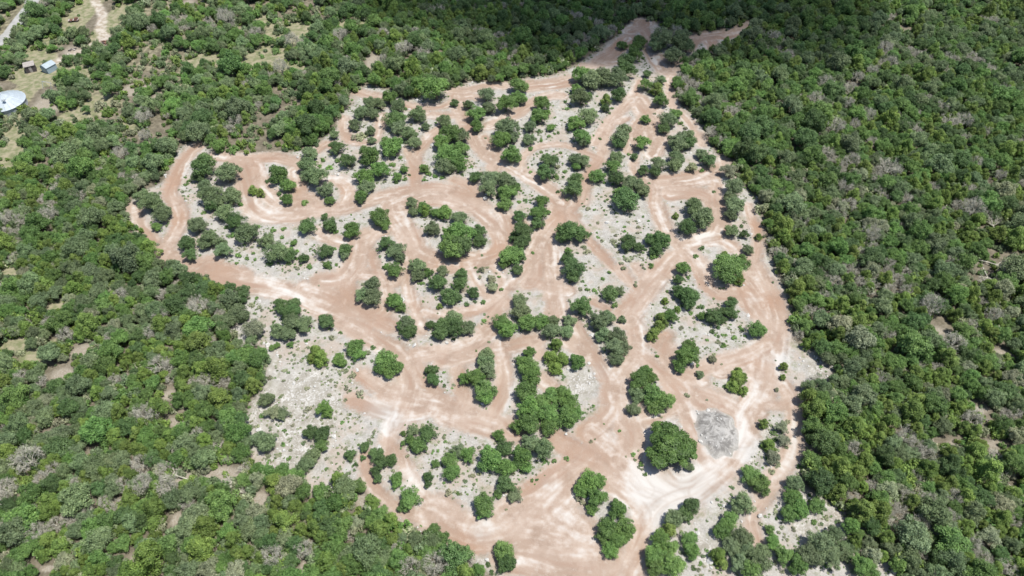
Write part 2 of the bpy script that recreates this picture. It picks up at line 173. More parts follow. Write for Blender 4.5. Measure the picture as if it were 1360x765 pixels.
# tracks: tile, width (tile units), points
TRACKS = [
("A",95,"470 40 400 90 350 160 300 250 270 330 320 390 350 460 320 540 280 600 250 640"),
("A",80,"75 400 100 450 110 510 160 560 210 620 260 660"),
("A",60,"110 390 60 420"),
("A",120,"230 640 300 690 380 740 520 740 700 790"),
("A",60,"420 730 500 690 560 710"),
("A",95,"540 115 640 130 760 130 900 120 1010 160"),
("A",130,"640 140 700 230 700 330 740 410 840 460 1020 450"),
("A",110,"760 160 790 260 860 370 940 410"),
("A",110,"990 200 1010 320 1010 430"),
("K",150,"60 0 180 40 340 70 500 90 640 130 760 190 900 260 1030 330"),
("J",150,"120 0 250 90 390 160 500 240 530 330 520 450 480 540 450 600"),
("J",110,"440 600 410 680 420 780"),
("J",130,"560 220 680 205 790 200 900 150 1010 70"),
("J",190,"420 440 560 470 700 500 830 560 1010 620"),
("J",110,"260 330 360 400 480 440"),
("J",110,"210 470 330 520 480 560 600 540"),
("J",90,"570 260 610 380 690 440"),
("J",110,"800 300 820 420 860 480"),
("J",90,"700 260 800 260 900 220 1020 220"),
("M",95,"200 90 200 200 270 300 370 380 470 430 560 450"),
("M",100,"310 0 380 60 430 160 500 270 560 350 680 420 840 460 1030 440"),
("M",200,"560 420 700 520 850 560 980 520"),
("M",90,"540 330 620 330 700 390"),
("N",260,"0 600 150 610 300 600 430 640 560 680 680 720 700 800"),
("N",200,"120 560 260 450 380 360 520 260 600 210"),
("N",220,"300 540 420 440 500 380 480 300"),
("N",200,"420 500 500 560 560 620"),
("N",300,"180 720 350 740 500 770 640 760"),
("N",150,"400 90 520 160 640 220 760 310 880 400 1000 430"),
("N",190,"620 60 720 150 840 260 930 380"),
("N",150,"720 330 820 400 900 480 930 560 900 680 860 780"),
("O",210,"0 60 60 180 60 330 100 430 60 560"),
("O",180,"0 560 120 640 230 720 330 760"),
("O",140,"200 560 300 680 380 700 520 640 620 580"),
("O",120,"60 330 200 320 330 260"),
("O",120,"180 0 260 80 340 190 400 300 440 420 480 540 560 600"),
("O",170,"330 120 420 200 540 240"),
("O",150,"480 200 600 230 700 300 720 400 660 520 580 610 440 740"),
("O",180,"860 -20 840 100 790 220 730 330 700 430"),
("O",110,"940 130 990 230 1000 330 1000 440 950 560 890 660 820 740"),
("O",90,"850 240 930 250 1000 230"),
("P",130,"0 470 40 380 150 320 280 290 400 220 500 100 560 0"),
("P",90,"840 0 820 80 760 170 710 260 650 350 590 420 600 500 620 560"),
("P",130,"-90 760 -30 640 0 540 20 440"),
("H",110,"440 20 480 100 520 180 590 220 660 200"),
("H",150,"740 20 790 90 840 170 880 260 900 360 890 440 870 540 850 660 830 780"),
("H",130,"700 190 740 260 800 330 860 400"),
("H",160,"720 120 760 180 800 260"),
("H",110,"420 680 520 620 620 590 730 560 860 500"),
("H",140,"580 640 700 580 800 560 800 700"),
("H",150,"340 10 240 90 160 190 90 290 60 360"),
("H",130,"80 360 120 440 110 560 60 640 0 700"),
("H",110,"100 520 200 600 290 680 380 760"),
("H",130,"240 480 290 520 280 620 360 680 460 700"),
("H",60,"300 610 260 520 290 450"),
("H",40,"20 60 60 110 110 190"),
("E",100,"250 250 300 290 300 390 330 470 380 560 440 610 470 680 400 780"),
("E",150,"330 260 480 260 620 220 700 190"),
("E",130,"380 330 480 320 580 330 650 400 670 480 650 560 560 580 470 620"),
("E",120,"660 200 660 290 640 380 660 470"),
("E",90,"700 590 760 640 820 710 850 780"),
("E",90,"600 600 680 590 740 640"),
("E",70,"820 400 850 470 880 540 880 620 860 720"),
("E",110,"480 640 560 720 600 780"),
("E",120,"320 20 300 60 290 100"),
("E",60,"200 110 170 180 230 280"),
("E",70,"540 0 560 40"),
("E",50,"680 130 700 220"),
("E",40,"0 670 60 740"),
("E",50,"190 740 210 780"),
("D",75,"220 60 255 120 260 190 300 270 380 330 390 260 450 240"),
("D",100,"470 190 520 130 620 120 720 110 860 60 940 30"),
("D",90,"600 140 630 190"),
("D",60,"410 310 370 370 380 440 390 510 460 560 520 640 560 730"),
("D",110,"330 250 350 310"),
("D",100,"150 130 60 210 -20 270"),
("D",90,"210 60 200 30 260 40 160 90"),
("D",75,"220 380 190 450 110 540 30 620 -40 720"),
("D",150,"200 480 260 560 290 640 310 720"),
("D",110,"300 540 200 640 160 760"),
("C",75,"-10 170 80 180 200 140 300 145"),
("C",120,"420 150 550 140 660 120"),
("C",70,"740 40 850 20 940 0"),
("C",90,"620 200 540 200 420 270 340 320 210 370"),
("C",110,"30 200 60 320 120 420 180 520 260 570 350 610 450 660 560 740 620 800"),
("C",90,"180 440 260 530 240 620"),
("C",60,"390 620 400 540 470 490 580 470 700 490 800 540 860 560"),
("C",80,"1020 220 940 300 880 380 870 460 850 540 790 620 750 700 740 800"),
("C",60,"980 330 940 350"),
("B",75,"320 90 370 110 430 120 460 140"),
("B",60,"240 240 240 310 270 370 340 390 430 370 440 290 460 230"),
("B",60,"90 430 140 380 180 400"),
("B",70,"560 160 700 190 830 170 930 110 1020 130"),
("B",80,"700 220 820 230 920 220 930 260"),
("B",80,"800 300 740 330 700 390 650 440 640 540 650 640"),
("B",60,"600 420 640 500"),
("B",60,"880 200 910 240"),
("B",100,"-40 690 60 690 100 750"),
("B",100,"140 590 230 590 280 640 260 720 220 760"),
("B",110,"100 760 300 740 420 700 560 660 700 640 850 640 960 690 1040 760"),
("B",80,"870 590 960 620 1000 680"),
("G",100,"-40 70 120 90 260 90 380 70 480 20 620 0"),
("G",90,"180 200 230 240 340 270"),
("G",150,"460 230 400 250 420 320 380 420 320 480 200 480"),
("G",110,"560 190 470 230 440 300"),
("G",160,"600 60 640 160 700 240 740 330 830 370 960 380 1040 370"),
("G",80,"670 240 690 350 680 460 700 560 740 660 770 760"),
("G",80,"480 320 520 430 580 500 640 480 690 400"),
("G",120,"340 420 340 540 380 650 500 680 570 640 560 540 540 450 430 440"),
("G",120,"480 680 580 740"),
("G",60,"780 660 860 680 960 660 1040 650"),
("G",130,"100 520 260 560 380 660"),
("G",140,"640 60 800 20 900 20 1040 60"),
("F",130,"0 50 80 120 160 170 250 260 290 320 290 400 200 440 60 470 -20 480"),
("F",100,"280 160 320 240 330 330"),
("F",60,"90 470 130 560 190 640 260 660"),
("F",80,"-20 750 120 740 240 690 330 590 420 500 480 420"),
("F",130,"600 160 610 220 560 260 500 330 470 420 480 520 440 570"),
("F",130,"520 300 560 380 570 480 580 600 600 740"),
("F",110,"450 560 540 600 650 620"),
("F",60,"640 180 720 250 770 330 850 420 920 490 1000 560"),
("F",70,"700 200 660 180 720 110 750 40 740 -20"),
("F",70,"1020 680 960 720 920 770"),
("F",60,"240 480 300 560 260 640"),
("F",50,"800 680 880 720"),
("F",60,"410 240 440 260 460 250"),
("I",110,"0 270 130 240 220 140 260 50 300 0"),
("I",110,"0 340 140 300 300 260 400 230 480 230"),
("I",110,"280 250 300 420 290 540 240 640"),
("I",70,"60 480 60 560 30 600"),
("I",160,"-30 640 100 660 260 690 340 740"),
("I",90,"560 60 590 0"),
("I",110,"680 130 740 240 820 330 880 420 930 540"),
("I",110,"660 230 740 280"),
("I",140,"1000 260 960 400 900 500 920 600 860 680 780 740"),
("I",120,"520 440 560 480"),
("I",60,"490 250 500 300"),
("I",130,"960 560 1010 660"),
]
# open ground the trees do not close over, in photo pixels
CLEAR = [(166,280),(176,264),(200,250),(218,240),(228,218),(234,200),(255,186),(272,196),(292,207),(330,205),(400,200),(418,196),(446,172),
 (455,148),(472,138),(474,120),(490,112),(508,118),(524,128),(545,133),(562,124),(592,120),(612,114),(626,108),(650,112),(680,110),(702,103),(730,101),
 (755,94),(766,86),(786,72),(802,58),(818,50),(832,34),(852,24),(870,30),(900,46),(932,46),(962,42),(992,30),(1010,28),(1000,40),(962,60),(950,72),
 (926,72),(910,82),(900,97),(893,112),(896,128),(905,142),(920,152),(936,172),(938,192),(957,208),(971,216),(976,232),(987,248),(1005,264),(1012,290),
 (1013,320),(1022,345),(1037,372),(1048,400),(1052,430),(1054,455),(1085,468),(1105,490),(1098,512),(1067,512),(1062,530),(1064,560),(1068,590),
 (1066,612),(1058,642),(1085,662),(1120,680),(1150,700),(1180,740),(1200,790),(1200,850),(640,850),(652,762),(625,742),(592,720),(560,704),(530,694),
 (505,680),(492,660),(478,642),(455,650),(440,658),(412,655),(395,640),(372,632),(345,632),(334,612),(322,585),(324,555),(340,530),(352,500),(352,478),
 (342,458),(320,458),(306,440),(300,420),(320,402),(300,388),(284,378),(262,368),(240,360),(220,350),(204,330),(194,312),(180,298)]
# openings in the forest: x, y, rx, ry, ground (g grassy, d dusty)
GAPS = [(112,22,20,22,'g'),(131,22,9,24,'d'),(145,35,12,30,'g'),(140,55,12,8,'d'),(12,114,24,6,'d'),(40,110,22,6,'g'),(40,103,14,5,'g'),(68,104,14,5,'g'),(92,72,16,8,'d'),(72,95,14,6,'g'),(60,130,14,12,'d'),
 (70,78,10,6,'g'),(50,75,12,6,'g'),(85,98,12,7,'g'),(18,133,26,16,'g'),(41,92,9,6,'g'),(65,92,9,6,'g'),
 (190,115,16,8,'d'),(215,130,9,5,'d'),(265,84,10,11,'g'),(175,122,10,4,'d'),(95,155,12,8,'g'),(10,195,11,25,'g'),(18,215,12,12,'g'),(396,44,22,11,'g'),(467,35,17,6,'g'),
 (355,78,24,13,'g'),(385,92,14,6,'g'),(495,84,8,12,'d'),(345,28,10,4,'g'),(250,4,6,4,'d'),(130,140,14,7,'g'),(60,145,16,6,'d'),(170,170,9,6,'g'),(335,85,9,9,'g'),
 (10,366,12,8,'g'),(22,460,16,7,'g'),(70,460,12,6,'g'),(110,468,14,10,'d'),(82,498,12,8,'d'),(42,478,12,8,'g'),(78,408,9,6,'g'),(235,560,9,7,'d'),(225,525,10,6,'d'),(130,600,9,5,'d'),
 (247,634,26,7,'d'),(300,630,16,9,'d'),(38,650,7,7,'d'),(113,730,7,5,'d'),(180,745,8,8,'d'),(15,740,6,5,'g'),(64,755,9,4,'d'),(235,690,6,8,'d'),(345,664,9,9,'d'),(70,575,6,6,'d'),
 (1250,440,12,7,'d'),(1325,345,12,9,'d'),(1058,208,5,5,'d'),(1357,340,5,4,'d'),(1240,400,8,5,'d'),(1310,590,12,7,'d'),(1270,590,10,5,'d'),(1330,470,8,6,'d'),(1290,350,8,5,'d'),
 (1130,118,10,6,'d'),(1290,374,8,5,'d'),(1240,20,6,4,'d'),(1200,40,7,5,'d'),(1105,715,14,9,'d'),(1300,545,10,6,'d'),(480,665,6,9,'d'),(405,752,6,7,'d'),(470,130,8,6,'d')]
# bare grey trees standing (s) or fallen (f): x, y, size px
DEAD = [(1130,117,9,'s'),(1097,110,9,'s'),(1085,132,9,'s'),(1127,135,9,'s'),(1153,152,8,'s'),(1137,163,8,'s'),(1177,63,10,'s'),(1183,82,9,'s'),(1160,93,8,'s'),(1310,173,7,'s'),
 (1297,213,10,'s'),(1167,238,8,'s'),(1123,246,9,'s'),(1220,72,7,'s'),(1158,310,11,'s'),(1163,328,9,'s'),(1293,275,15,'s'),(1323,352,18,'f'),(1310,368,16,'f'),(1237,405,13,'s'),(1180,442,9,'s'),
 (1320,416,11,'s'),(1267,348,9,'s'),(1182,358,8,'s'),(1320,300,13,'f'),(1255,275,8,'f'),(1217,590,12,'s'),(1203,577,11,'s'),(1233,663,13,'s'),(1205,657,9,'s'),(1267,660,10,'s'),(1291,722,14,'s'),(1303,742,12,'s'),
 (1220,630,9,'s'),(1137,595,10,'s'),(1260,687,10,'s'),(1233,605,11,'s'),(1243,700,9,'s'),(1223,693,9,'s'),(1307,555,14,'f'),(1320,613,16,'f'),(1245,592,12,'f'),(1250,517,9,'f'),
 (37,610,15,'s'),(193,550,13,'s'),(187,642,13,'s'),(235,630,20,'f'),(222,645,16,'s'),(247,667,10,'s'),(213,622,9,'s'),(310,640,15,'f'),(325,628,12,'f'),(13,695,13,'s'),(53,635,10,'s'),(293,593,12,'f'),
 (85,442,10,'s'),(147,446,10,'s'),(13,288,11,'s'),(63,285,10,'s'),(213,418,10,'s'),(190,153,10,'s'),(300,23,10,'s'),(160,202,9,'s'),(193,178,8,'s'),(387,52,8,'s'),(373,88,9,'s'),(633,40,6,'s'),
 (579,748,15,'s'),(360,737,14,'s'),(403,728,11,'s'),(545,752,12,'s'),(28,292,9,'s'),(320,655,10,'f'),(160,390,8,'s'),(899,40,7,'s'),(1010,745,7,'s'),(262,575,9,'s'),(40,595,9,'f'),(1045,235,7,'s'),(640,40,6,'s'),
 (1205,385,8,'s'),(1170,500,7,'s'),(1280,160,9,'s'),(1240,250,7,'s'),(1350,690,9,'s'),(100,640,8,'s'),(1335,640,13,'f'),(1140,100,8,'s'),(70,620,9,'s'),(1330,230,8,'s'),(1255,140,8,'s'),(200,440,7,'s')]

def tl(t, a, b): o = TO[t]; return o[0] + a / 4.25, o[1] + b / 4.25
clearW = np.array([P(x, y)[:2] for x, y in CLEAR])
def inside(poly, X, Y):
    c = np.zeros(X.shape, bool); n = len(poly); j = n - 1
    for i in range(n):
        xi, yi = poly[i]; xj, yj = poly[j]
        if yi != yj:
            m = ((yi > Y) != (yj > Y)) & (X < (xj - xi) * (Y - yi) / (yj - yi) + xi); c ^= m
        j = i
    return c
def seg_dist(pts, X, Y):
    """distance, arc length and signed offset to a polyline"""
    best = np.full(X.shape, 1e9); S_ = np.zeros(X.shape); O_ = np.zeros(X.shape); acc = 0.0
    for (x0, y0), (x1, y1) in zip(pts[:-1], pts[1:]):
        dx, dy = x1 - x0, y1 - y0; L = math.hypot(dx, dy)
        if L < 1e-6: continue
        t = np.clip(((X - x0) * dx + (Y - y0) * dy) / (L * L), 0, 1)
        ox, oy = X - (x0 + t * dx), Y - (y0 + t * dy); d = np.hypot(ox, oy); m = d < best
        best[m] = d[m]; S_[m] = (acc + t * L)[m]; O_[m] = (np.sign(ox * dy - oy * dx) * d)[m]; acc += L
    return best, S_, O_
_T = np.random.default_rng(3).random((256, 256))
def vn(x, y):
    """smooth value noise"""
    xi = np.floor(x).astype(int); yi = np.floor(y).astype(int); fx = x - xi; fy = y - yi
    fx = fx * fx * (3 - 2 * fx); fy = fy * fy * (3 - 2 * fy)
    a = _T[xi & 255, yi & 255]; b = _T[(xi + 1) & 255, yi & 255]; c = _T[xi & 255, (yi + 1) & 255]; d = _T[(xi + 1) & 255, (yi + 1) & 255]
    return (a * (1 - fx) + b * fx) * (1 - fy) + (c * (1 - fx) + d * fx) * fy
def fbm(x, y, o=4):
    s = 0; a = 0.5; t = 0
    for i in range(o): s = s + a * vn(x * 2 ** i + 17.3 * i, y * 2 ** i + 9.1 * i); t += a; a *= 0.5
    return s / t

# ------------------------------------------------------------------ terrain: one rectilinear sheet, fine over the clearing
def axis(lo, a, b, hi, f, grow=1.25):
    m = list(f(a, b)); L = []; s = 1.0; x = a
    while x > lo: s *= grow; x = max(lo, x - s); L.append(x)
    Rr = []; s = 1.0; x = b
    while x < hi: s *= grow; x = min(hi, x + s); Rr.append(x)
    return np.array(L[::-1] + m + Rr)
def fy(a, b):
    y = a
    while y < b: yield y; y += 0.22 + 0.24 * (y - a) / (b - a)
    yield b
GX = axis(-3000, -186, 78, 3000, lambda a, b: np.concatenate([np.arange(a, -106, .6), np.arange(-106, b + .01, 0.29)]))
GY = axis(-1500, 36, 264, 5000, fy)
XX, YY = np.meshgrid(GX, GY)
nX, nY = len(GX), len(GY)
wob = (fbm(XX / 3.1, YY / 3.1) - 0.5) * 2.2 + (fbm(XX / .9 + 40, YY / .9, 2) - .5) * .7
core = (XX > -187) & (XX < 79) & (YY > 35) & (YY < 265)
track = np.full(XX.shape, -5.0); streak_n = np.zeros(XX.shape); streak_w = np.full(XX.shape, 1e-4); tyre = np.zeros(XX.shape)
for k, (t, w, s) in enumerate(TRACKS):
    v = list(map(float, s.split())); pts = []; ws = []
    for a, b in zip(v[::2], v[1::2]):
        x, y, dep = P(*tl(t, a, b)); pts.append((x, y)); ws.append(w / 4.25 * dep / FPX)
    hw = max(1.4, np.mean(ws) / 2 * 0.97)
    p = np.array(pts)
    # soften corners (Chaikin)
    for _ in range(2):
        q = [p[0]]
        for a, b in zip(p[:-1], p[1:]): q += [a * .75 + b * .25, a * .25 + b * .75]
        q.append(p[-1]); p = np.array(q)
    x0, y0 = p.min(0) - hw - 5; x1, y1 = p.max(0) + hw + 5
    i0, i1 = np.searchsorted(GX, [x0, x1]); j0, j1 = np.searchsorted(GY, [y0, y1])
    sl = (slice(j0, j1), slice(i0, i1)); X, Y = XX[sl], YY[sl]
    d, sa, off = seg_dist(p, X, Y)
    m = hw - d
    track[sl] = np.maximum(track[sl], m + 0.5 * wob[sl] * 0.6)
    w_ = np.clip((m + 1.2) / (hw * .8), 0, 1) ** 2
    ow = off + 1.6 * (fbm(sa / 9, off * 0 + k) - .5)
    st = 0.36 * fbm(sa / 7.0 + 31 * k, ow / 0.75 + 7 * k, 2) + .16 * vn(sa / 4.5 + 5 * k, ow / .42 + k) + 0.48 * fbm(sa / 14.0 + 11 * k, ow / 2.2 + 3 * k, 2)
    streak_n[sl] += st * w_; streak_w[sl] += w_
    ty = np.exp(-((np.abs(off - 0.25 * hw * np.sin(sa / 9 + k)) - 0.8) / 0.22) ** 2) * vn(sa / 5 + k, off * 0 + k)
    tyre[sl] = np.maximum(tyre[sl], ty * w_)
litter = np.zeros(XX.shape)  # leaf litter at each tree foot, plus shade painted under the crowns
streak = np.where(streak_w > 1e-3, streak_n / streak_w, 0.5)
incl = inside([tuple(p) for p in clearW], XX, YY)
cd, _, _ = seg_dist(list(map(tuple, clearW)) + [tuple(clearW[0])], XX, YY)
clear = np.where(incl, cd, -cd) + wob * 0.8
def blob(lst):
    f = np.zeros(XX.shape)
    for x, y, r, s in lst:
        cx, cy, dep = P(x, y); rr = r * dep / FPX
        f += s * np.exp(-(((XX - cx) ** 2 + (YY - cy) ** 2) / rr ** 2))
    return f
pale = blob([(885,675,50,.9),(850,640,30,.5),(640,705,26,.7),(730,645,22,.6),(930,640,40,.8),(955,573,42,.6),(1000,395,16,.6),(940,318,20,.6),(520,560,22,.9),(500,545,26,.7),
 (640,575,28,.4),(1010,470,20,.3),(800,490,24,.6),(730,440,16,.4),(530,300,14,.5),(345,280,30,.3),(330,262,12,.7),(640,175,22,.3),(840,130,14,.5),(870,80,10,.5),(900,355,25,.3),(1040,480,25,.6),
 (1060,500,22,.7),(880,560,24,.5),(860,430,22,.4),(820,235,16,.2),(650,285,20,.3),(370,375,26,.3),(960,240,14,.5),(1000,600,22,.8),(1010,520,20,.5),(575,560,24,.4),(750,690,22,.4),(680,370,22,.2),(960,500,18,.4),(735,115,12,.5),(570,180,8,.6)])
red = blob([(235,240,30,.6),(235,290,20,.6),(200,310,20,.3),(480,150,26,.6),(450,190,20,.5),(540,235,18,.6),(390,250,26,.5),(455,250,16,.5),(345,215,26,.4),(660,330,22,.6),(600,350,30,.6),(560,400,20,.5),
 (740,290,20,.5),(630,410,24,.4),(460,390,30,.4),(505,425,18,.4),(620,730,34,.6),(720,600,14,.6),(700,640,26,.5),(990,390,14,.5),(1025,400,22,.6),(1005,300,16,.7),(880,440,10,.5),(900,510,22,.4),
 (820,60,26,.6),(700,130,20,.2),(800,330,25,.3),(1000,480,20,.4),(880,20,40,.5),(760,580,40,.4),(855,690,18,.6),(860,740,20,.5),(470,510,16,.6),(330,350,30,.2),(290,360,26,.4),(960,55,40,.5),(620,250,24,.3),(790,620,26,.2)])
rub = blob([(370,540,50,1.0),(400,590,45,1.0),(440,540,30,.6),(1085,690,50,.9),(1000,620,30,.7),(1085,490,20,.9),(775,510,22,1.2),(350,480,25,.6),(350,430,20,.3),(420,500,24,.7),(1020,575,24,.8),(940,735,30,.8),(960,680,20,.6),(700,740,30,.2),(870,470,14,.6),(955,573,28,.8),(640,745,24,.6)])
grass = np.zeros(XX.shape)
for x, y, rx, ry, g in GAPS:
    cx, cy, dep = P(x, y); a = rx * dep / FPX * 1.5; _, c2, _ = P(x, y - ry); b = abs(c2 - cy) * 1.4
    f = np.exp(-(((XX - cx) / a) ** 2 + ((YY - cy) / b) ** 2))
    grass = grass + (f * (1 if g == 'g' else -1.3))
topleft = 1 / (1 + np.exp((XX + 70) / 14)) * 1 / (1 + np.exp(-(YY - 165) / 10))
# access road at the far upper left and a two-rut lane
def pl(lst): return [P(x, y)[:2] for x, y in lst]
road_c = [(-8,62),(14,42),(26,24),(44,2),(70,-18)]
road_d, _, _ = seg_dist(pl(road_c), XX, YY); road = 2.1 - road_d + wob * .25
spur_d, _, _ = seg_dist(pl([(40,2),(62,-6),(100,-4),(140,-12)]), XX, YY); road = np.maximum(road, 2.2 - spur_d + wob * .2)
lane_d, _, lane_o = seg_dist(pl([(122,-14),(130,8),(136,22),(133,38),(138,50),(122,62),(95,72),(70,84)]), XX, YY)
lane = 2.1 - lane_d + wob * .7
ZZ = np.zeros(XX.shape)
ZZ += np.where(core, (fbm(XX / 12, YY / 12) - .5) * .5 + (fbm(XX / 1.7, YY / 1.7) - .5) * 0.18 * np.clip(1 - track, 0.15, 1), 0)
ZZ -= np.clip((track + .2) / 1.5, 0, 1) * 0.22
ZZ += 0.14 * np.exp(-((track + .3) / .5) ** 2)                       # low berm the wheels throw up
ZZ -= .07 * np.clip(tyre, 0, 1)
cx, cy, _ = P(953, 573); dm = np.hypot((XX - cx) / 3.7, (YY - cy) / 5.0)
ZZ += np.clip(1.1 - dm, 0, 1) * (0.25 + .7 * fbm(XX / 1.1, YY / 1.1, 3))   # rubble mound inside the turning ring
mound = np.clip((1.16 - dm + (fbm(XX / 1.6 + 9, YY / 1.6) - .5) * .35) * 3.2, 0, 1)
track = track - mound * 9; pale = pale + mound * .3
ZZ *= np.clip((cd * 0 + 1), 0, 1)
def height(x, y):
    i = np.clip(np.searchsorted(GX, x), 1, nX - 1); j = np.clip(np.searchsorted(GY, y), 1, nY - 1)
    return float(ZZ[j, i])
V = np.stack([XX, YY, ZZ], -1).reshape(-1, 3)
idx = np.arange(nX * nY).reshape(nY, nX)
F = np.stack([idx[:-1, :-1], idx[:-1, 1:], idx[1:, 1:], idx[1:, :-1]], -1).reshape(-1, 4)
def fc(a): return (a[:-1, :-1] + a[:-1, 1:] + a[1:, 1:] + a[1:, :-1]).ravel() / 4
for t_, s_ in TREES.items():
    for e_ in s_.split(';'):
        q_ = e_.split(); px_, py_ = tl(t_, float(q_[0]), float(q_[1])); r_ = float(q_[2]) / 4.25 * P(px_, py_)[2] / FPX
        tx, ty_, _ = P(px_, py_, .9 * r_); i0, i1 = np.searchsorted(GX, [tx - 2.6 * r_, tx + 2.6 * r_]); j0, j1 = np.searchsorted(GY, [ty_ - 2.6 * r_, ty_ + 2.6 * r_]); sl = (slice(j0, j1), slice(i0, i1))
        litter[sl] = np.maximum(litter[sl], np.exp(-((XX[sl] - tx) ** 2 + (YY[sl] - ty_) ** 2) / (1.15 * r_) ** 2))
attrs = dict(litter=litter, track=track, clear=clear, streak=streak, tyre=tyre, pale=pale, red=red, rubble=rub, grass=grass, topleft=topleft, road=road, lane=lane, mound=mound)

def terrain_mat():
    m, n, b = new_mat('terrain')
    def A(k): o = N(n, 'Attribute', attribute_type='GEOMETRY', attribute_name=k); return o.outputs['Fac']
    def math_(op, a, c=None, d=None):
        o = N(n, 'Math', operation=op)
        for i, v in enumerate((a, c, d)):
            if v is None: continue
            if isinstance(v, (int, float)): o.inputs[i].default_value = v
            else: n.links.new(v, o.inputs[i])
        return o.outputs[0]
    def noise_(scale, detail=4, rough=.55, vec=None):
        o = N(n, 'TexNoise'); o.inputs['Scale'].default_value = scale; o.inputs['Detail'].default_value = detail; o.inputs['Roughness'].default_value = rough
        n.links.new(vec or geo.outputs['Position'], o.inputs['Vector']); return o.outputs['Fac']
    def smooth(v, lo, hi, a=0.0, c=1.0):
        o = N(n, 'MapRange'); o.interpolation_type = 'SMOOTHSTEP'
        o.inputs['From Min'].default_value = lo; o.inputs['From Max'].default_value = hi; o.inputs['To Min'].default_value = a; o.inputs['To Max'].default_value = c
        n.links.new(v, o.inputs['Value']); return o.outputs[0]
    def mix(f, a, c):
        o = N(n, 'Mix', data_type='RGBA')
        if isinstance(f, (int, float)): o.inputs[0].default_value = f
        else: n.links.new(f, o.inputs[0])
        for s, v in ((6, a), (7, c)):
            if isinstance(v, tuple): o.inputs[s].default_value = (*v, 1)
            else: n.links.new(v, o.inputs[s])
        return o.outputs[2]
    geo = N(n, 'NewGeometry')
    fine = noise_(3.0, 5, .7); mid = noise_(.55, 5, .6); big = noise_(.09, 4); vfine = noise_(9, 3, .7)
    # --- red-brown caliche of the tracks, worn white where wheels run
    tr = mix(smooth(big, .35, .65), (.30, .222, .172), (.375, .292, .238))
    tr = mix(smooth(noise_(.23, 7, .7), .48, .66, 0, .65), tr, (.245, .176, .134))
    tr = mix(smooth(noise_(.8, 6, .75), .54, .68, 0, .5), tr, (.44, .385, .34))
    redf = smooth(math_('ADD', A('red'), math_('MULTIPLY', math_('SUBTRACT', mid, .5), .9)), -.1, .9)
    tr = mix(redf, tr, (.31, .198, .138))
    st = math_('ADD', A('streak'), math_('MULTIPLY', A('pale'), .26))
    st = math_('ADD', st, math_('MULTIPLY', math_('SUBTRACT', mid, .5), .55))
    st = math_('SUBTRACT', st, math_('MULTIPLY', A('red'), .10))
    st = math_('ADD', st, math_('MULTIPLY', A('tyre'), .06))
    tr = mix(smooth(st, .46, .64, 0, .7), tr, (.44, .365, .312))
    tr = mix(smooth(st, .57, .80, 0, .95), tr, (.52, .495, .468))
    tr = mix(smooth(math_('SUBTRACT', .46, A('streak')), .0, .16, 0, .75), tr, (.29, .195, .145))
    tr = mix(smooth(vfine, .45, .8, 0, .25), tr, (.55, .50, .46))
    gp = smooth(math_('ADD', A('pale'), math_('MULTIPLY', math_('SUBTRACT', mid, .5), .5)), .25, 1.0, 0, .6)
    tr = mix(gp, tr, mix(smooth(A('streak'), .38, .6), (.33, .30, .275), (.50, .48, .458)))
    tr = mix(math_('MULTIPLY', A('tyre'), .35), tr, (.30, .215, .165))
    # --- pale grey gravel between the tracks
    gr = mix(smooth(mid, .3, .7), (.285, .270, .248), (.385, .368, .342))
    gr = mix(smooth(fine, .42, .72, 0, .7), gr, (.50, .482, .455))
    gr = mix(smooth(vfine, .60, .78, 0, .7), gr, (.17, .16, .135))
    patch = noise_(.16, 4, .6)
    gr = mix(smooth(patch, .47, .62, 0, .6), gr, (.36, .29, .24))
    gr = mix(smooth(noise_(.42, 6, .75), .50, .66, 0, .65), gr, (.185, .195, .115))
    # rubble: bright limestone lumps over tan soil
    ru = mix(smooth(mid, .35, .65), (.25, .23, .195), (.36, .34, .305))
    ru = mix(smooth(math_('ADD', noise_(2.3, 6, .8), math_('MULTIPLY', math_('SUBTRACT', noise_(.35, 4), .5), .5)), .50, .62, 0, .9), ru, (.52, .505, .485))
    ru = mix(smooth(fine, .56, .66, 0, .55), ru, (.19, .185, .11))
    rf = smooth(math_('ADD', A('rubble'), math_('MULTIPLY', math_('SUBTRACT', mid, .5), .6)), .25, .75)
    gr = mix(rf, gr, ru)
    # rubble mound: crushed white rock in ridges
    wv = N(n, 'TexNoise'); wv.inputs['Scale'].default_value = .45; wv.inputs['Detail'].default_value = 10; wv.inputs['Roughness'].default_value = .72; wv.inputs['Distortion'].default_value = .8
    n.links.new(geo.outputs['Position'], wv.inputs['Vector'])
    mo = mix(smooth(wv.outputs['Fac'], .4, .6), (.16, .152, .143), (.37, .357, .34))
    gr = mix(A('mound'), gr, mo)
    # --- forest floor: leaf litter and dust, grass in the openings
    fl = mix(smooth(mid, .3, .7), (.10, .088, .062), (.19, .165, .125))
    fl = mix(smooth(fine, .5, .75, 0, .6), fl, (.26, .24, .205))
    gs = mix(smooth(mid, .35, .65), (.15, .165, .085), (.30, .265, .19))
    gs = mix(smooth(fine, .45, .7, 0, .5), gs, (.21, .235, .11))
    gf = smooth(math_('ADD', math_('ADD', A('grass'), math_('MULTIPLY', A('topleft'), .30)), math_('MULTIPLY', math_('SUBTRACT', mid, .5), .8)), .15, .5)
    fl = mix(gf, fl, gs)
    df = smooth(math_('MULTIPLY', A('grass'), -1), .3, 1.1, 0, .65)
    fl = mix(df, fl, mix(smooth(fine, .35, .7), (.30, .255, .20), (.42, .39, .345)))
    fl = mix(smooth(A('lane'), -.3, 1.2, 0, .85), fl, mix(smooth(mid, .4, .62), (.33, .27, .215), (.50, .46, .41)))
    nz = math_('MULTIPLY', math_('SUBTRACT', noise_(1.3, 4), .5), 2.2)
    col = mix(smooth(math_('ADD', A('clear'), nz), -1.0, 1.2), fl, gr)
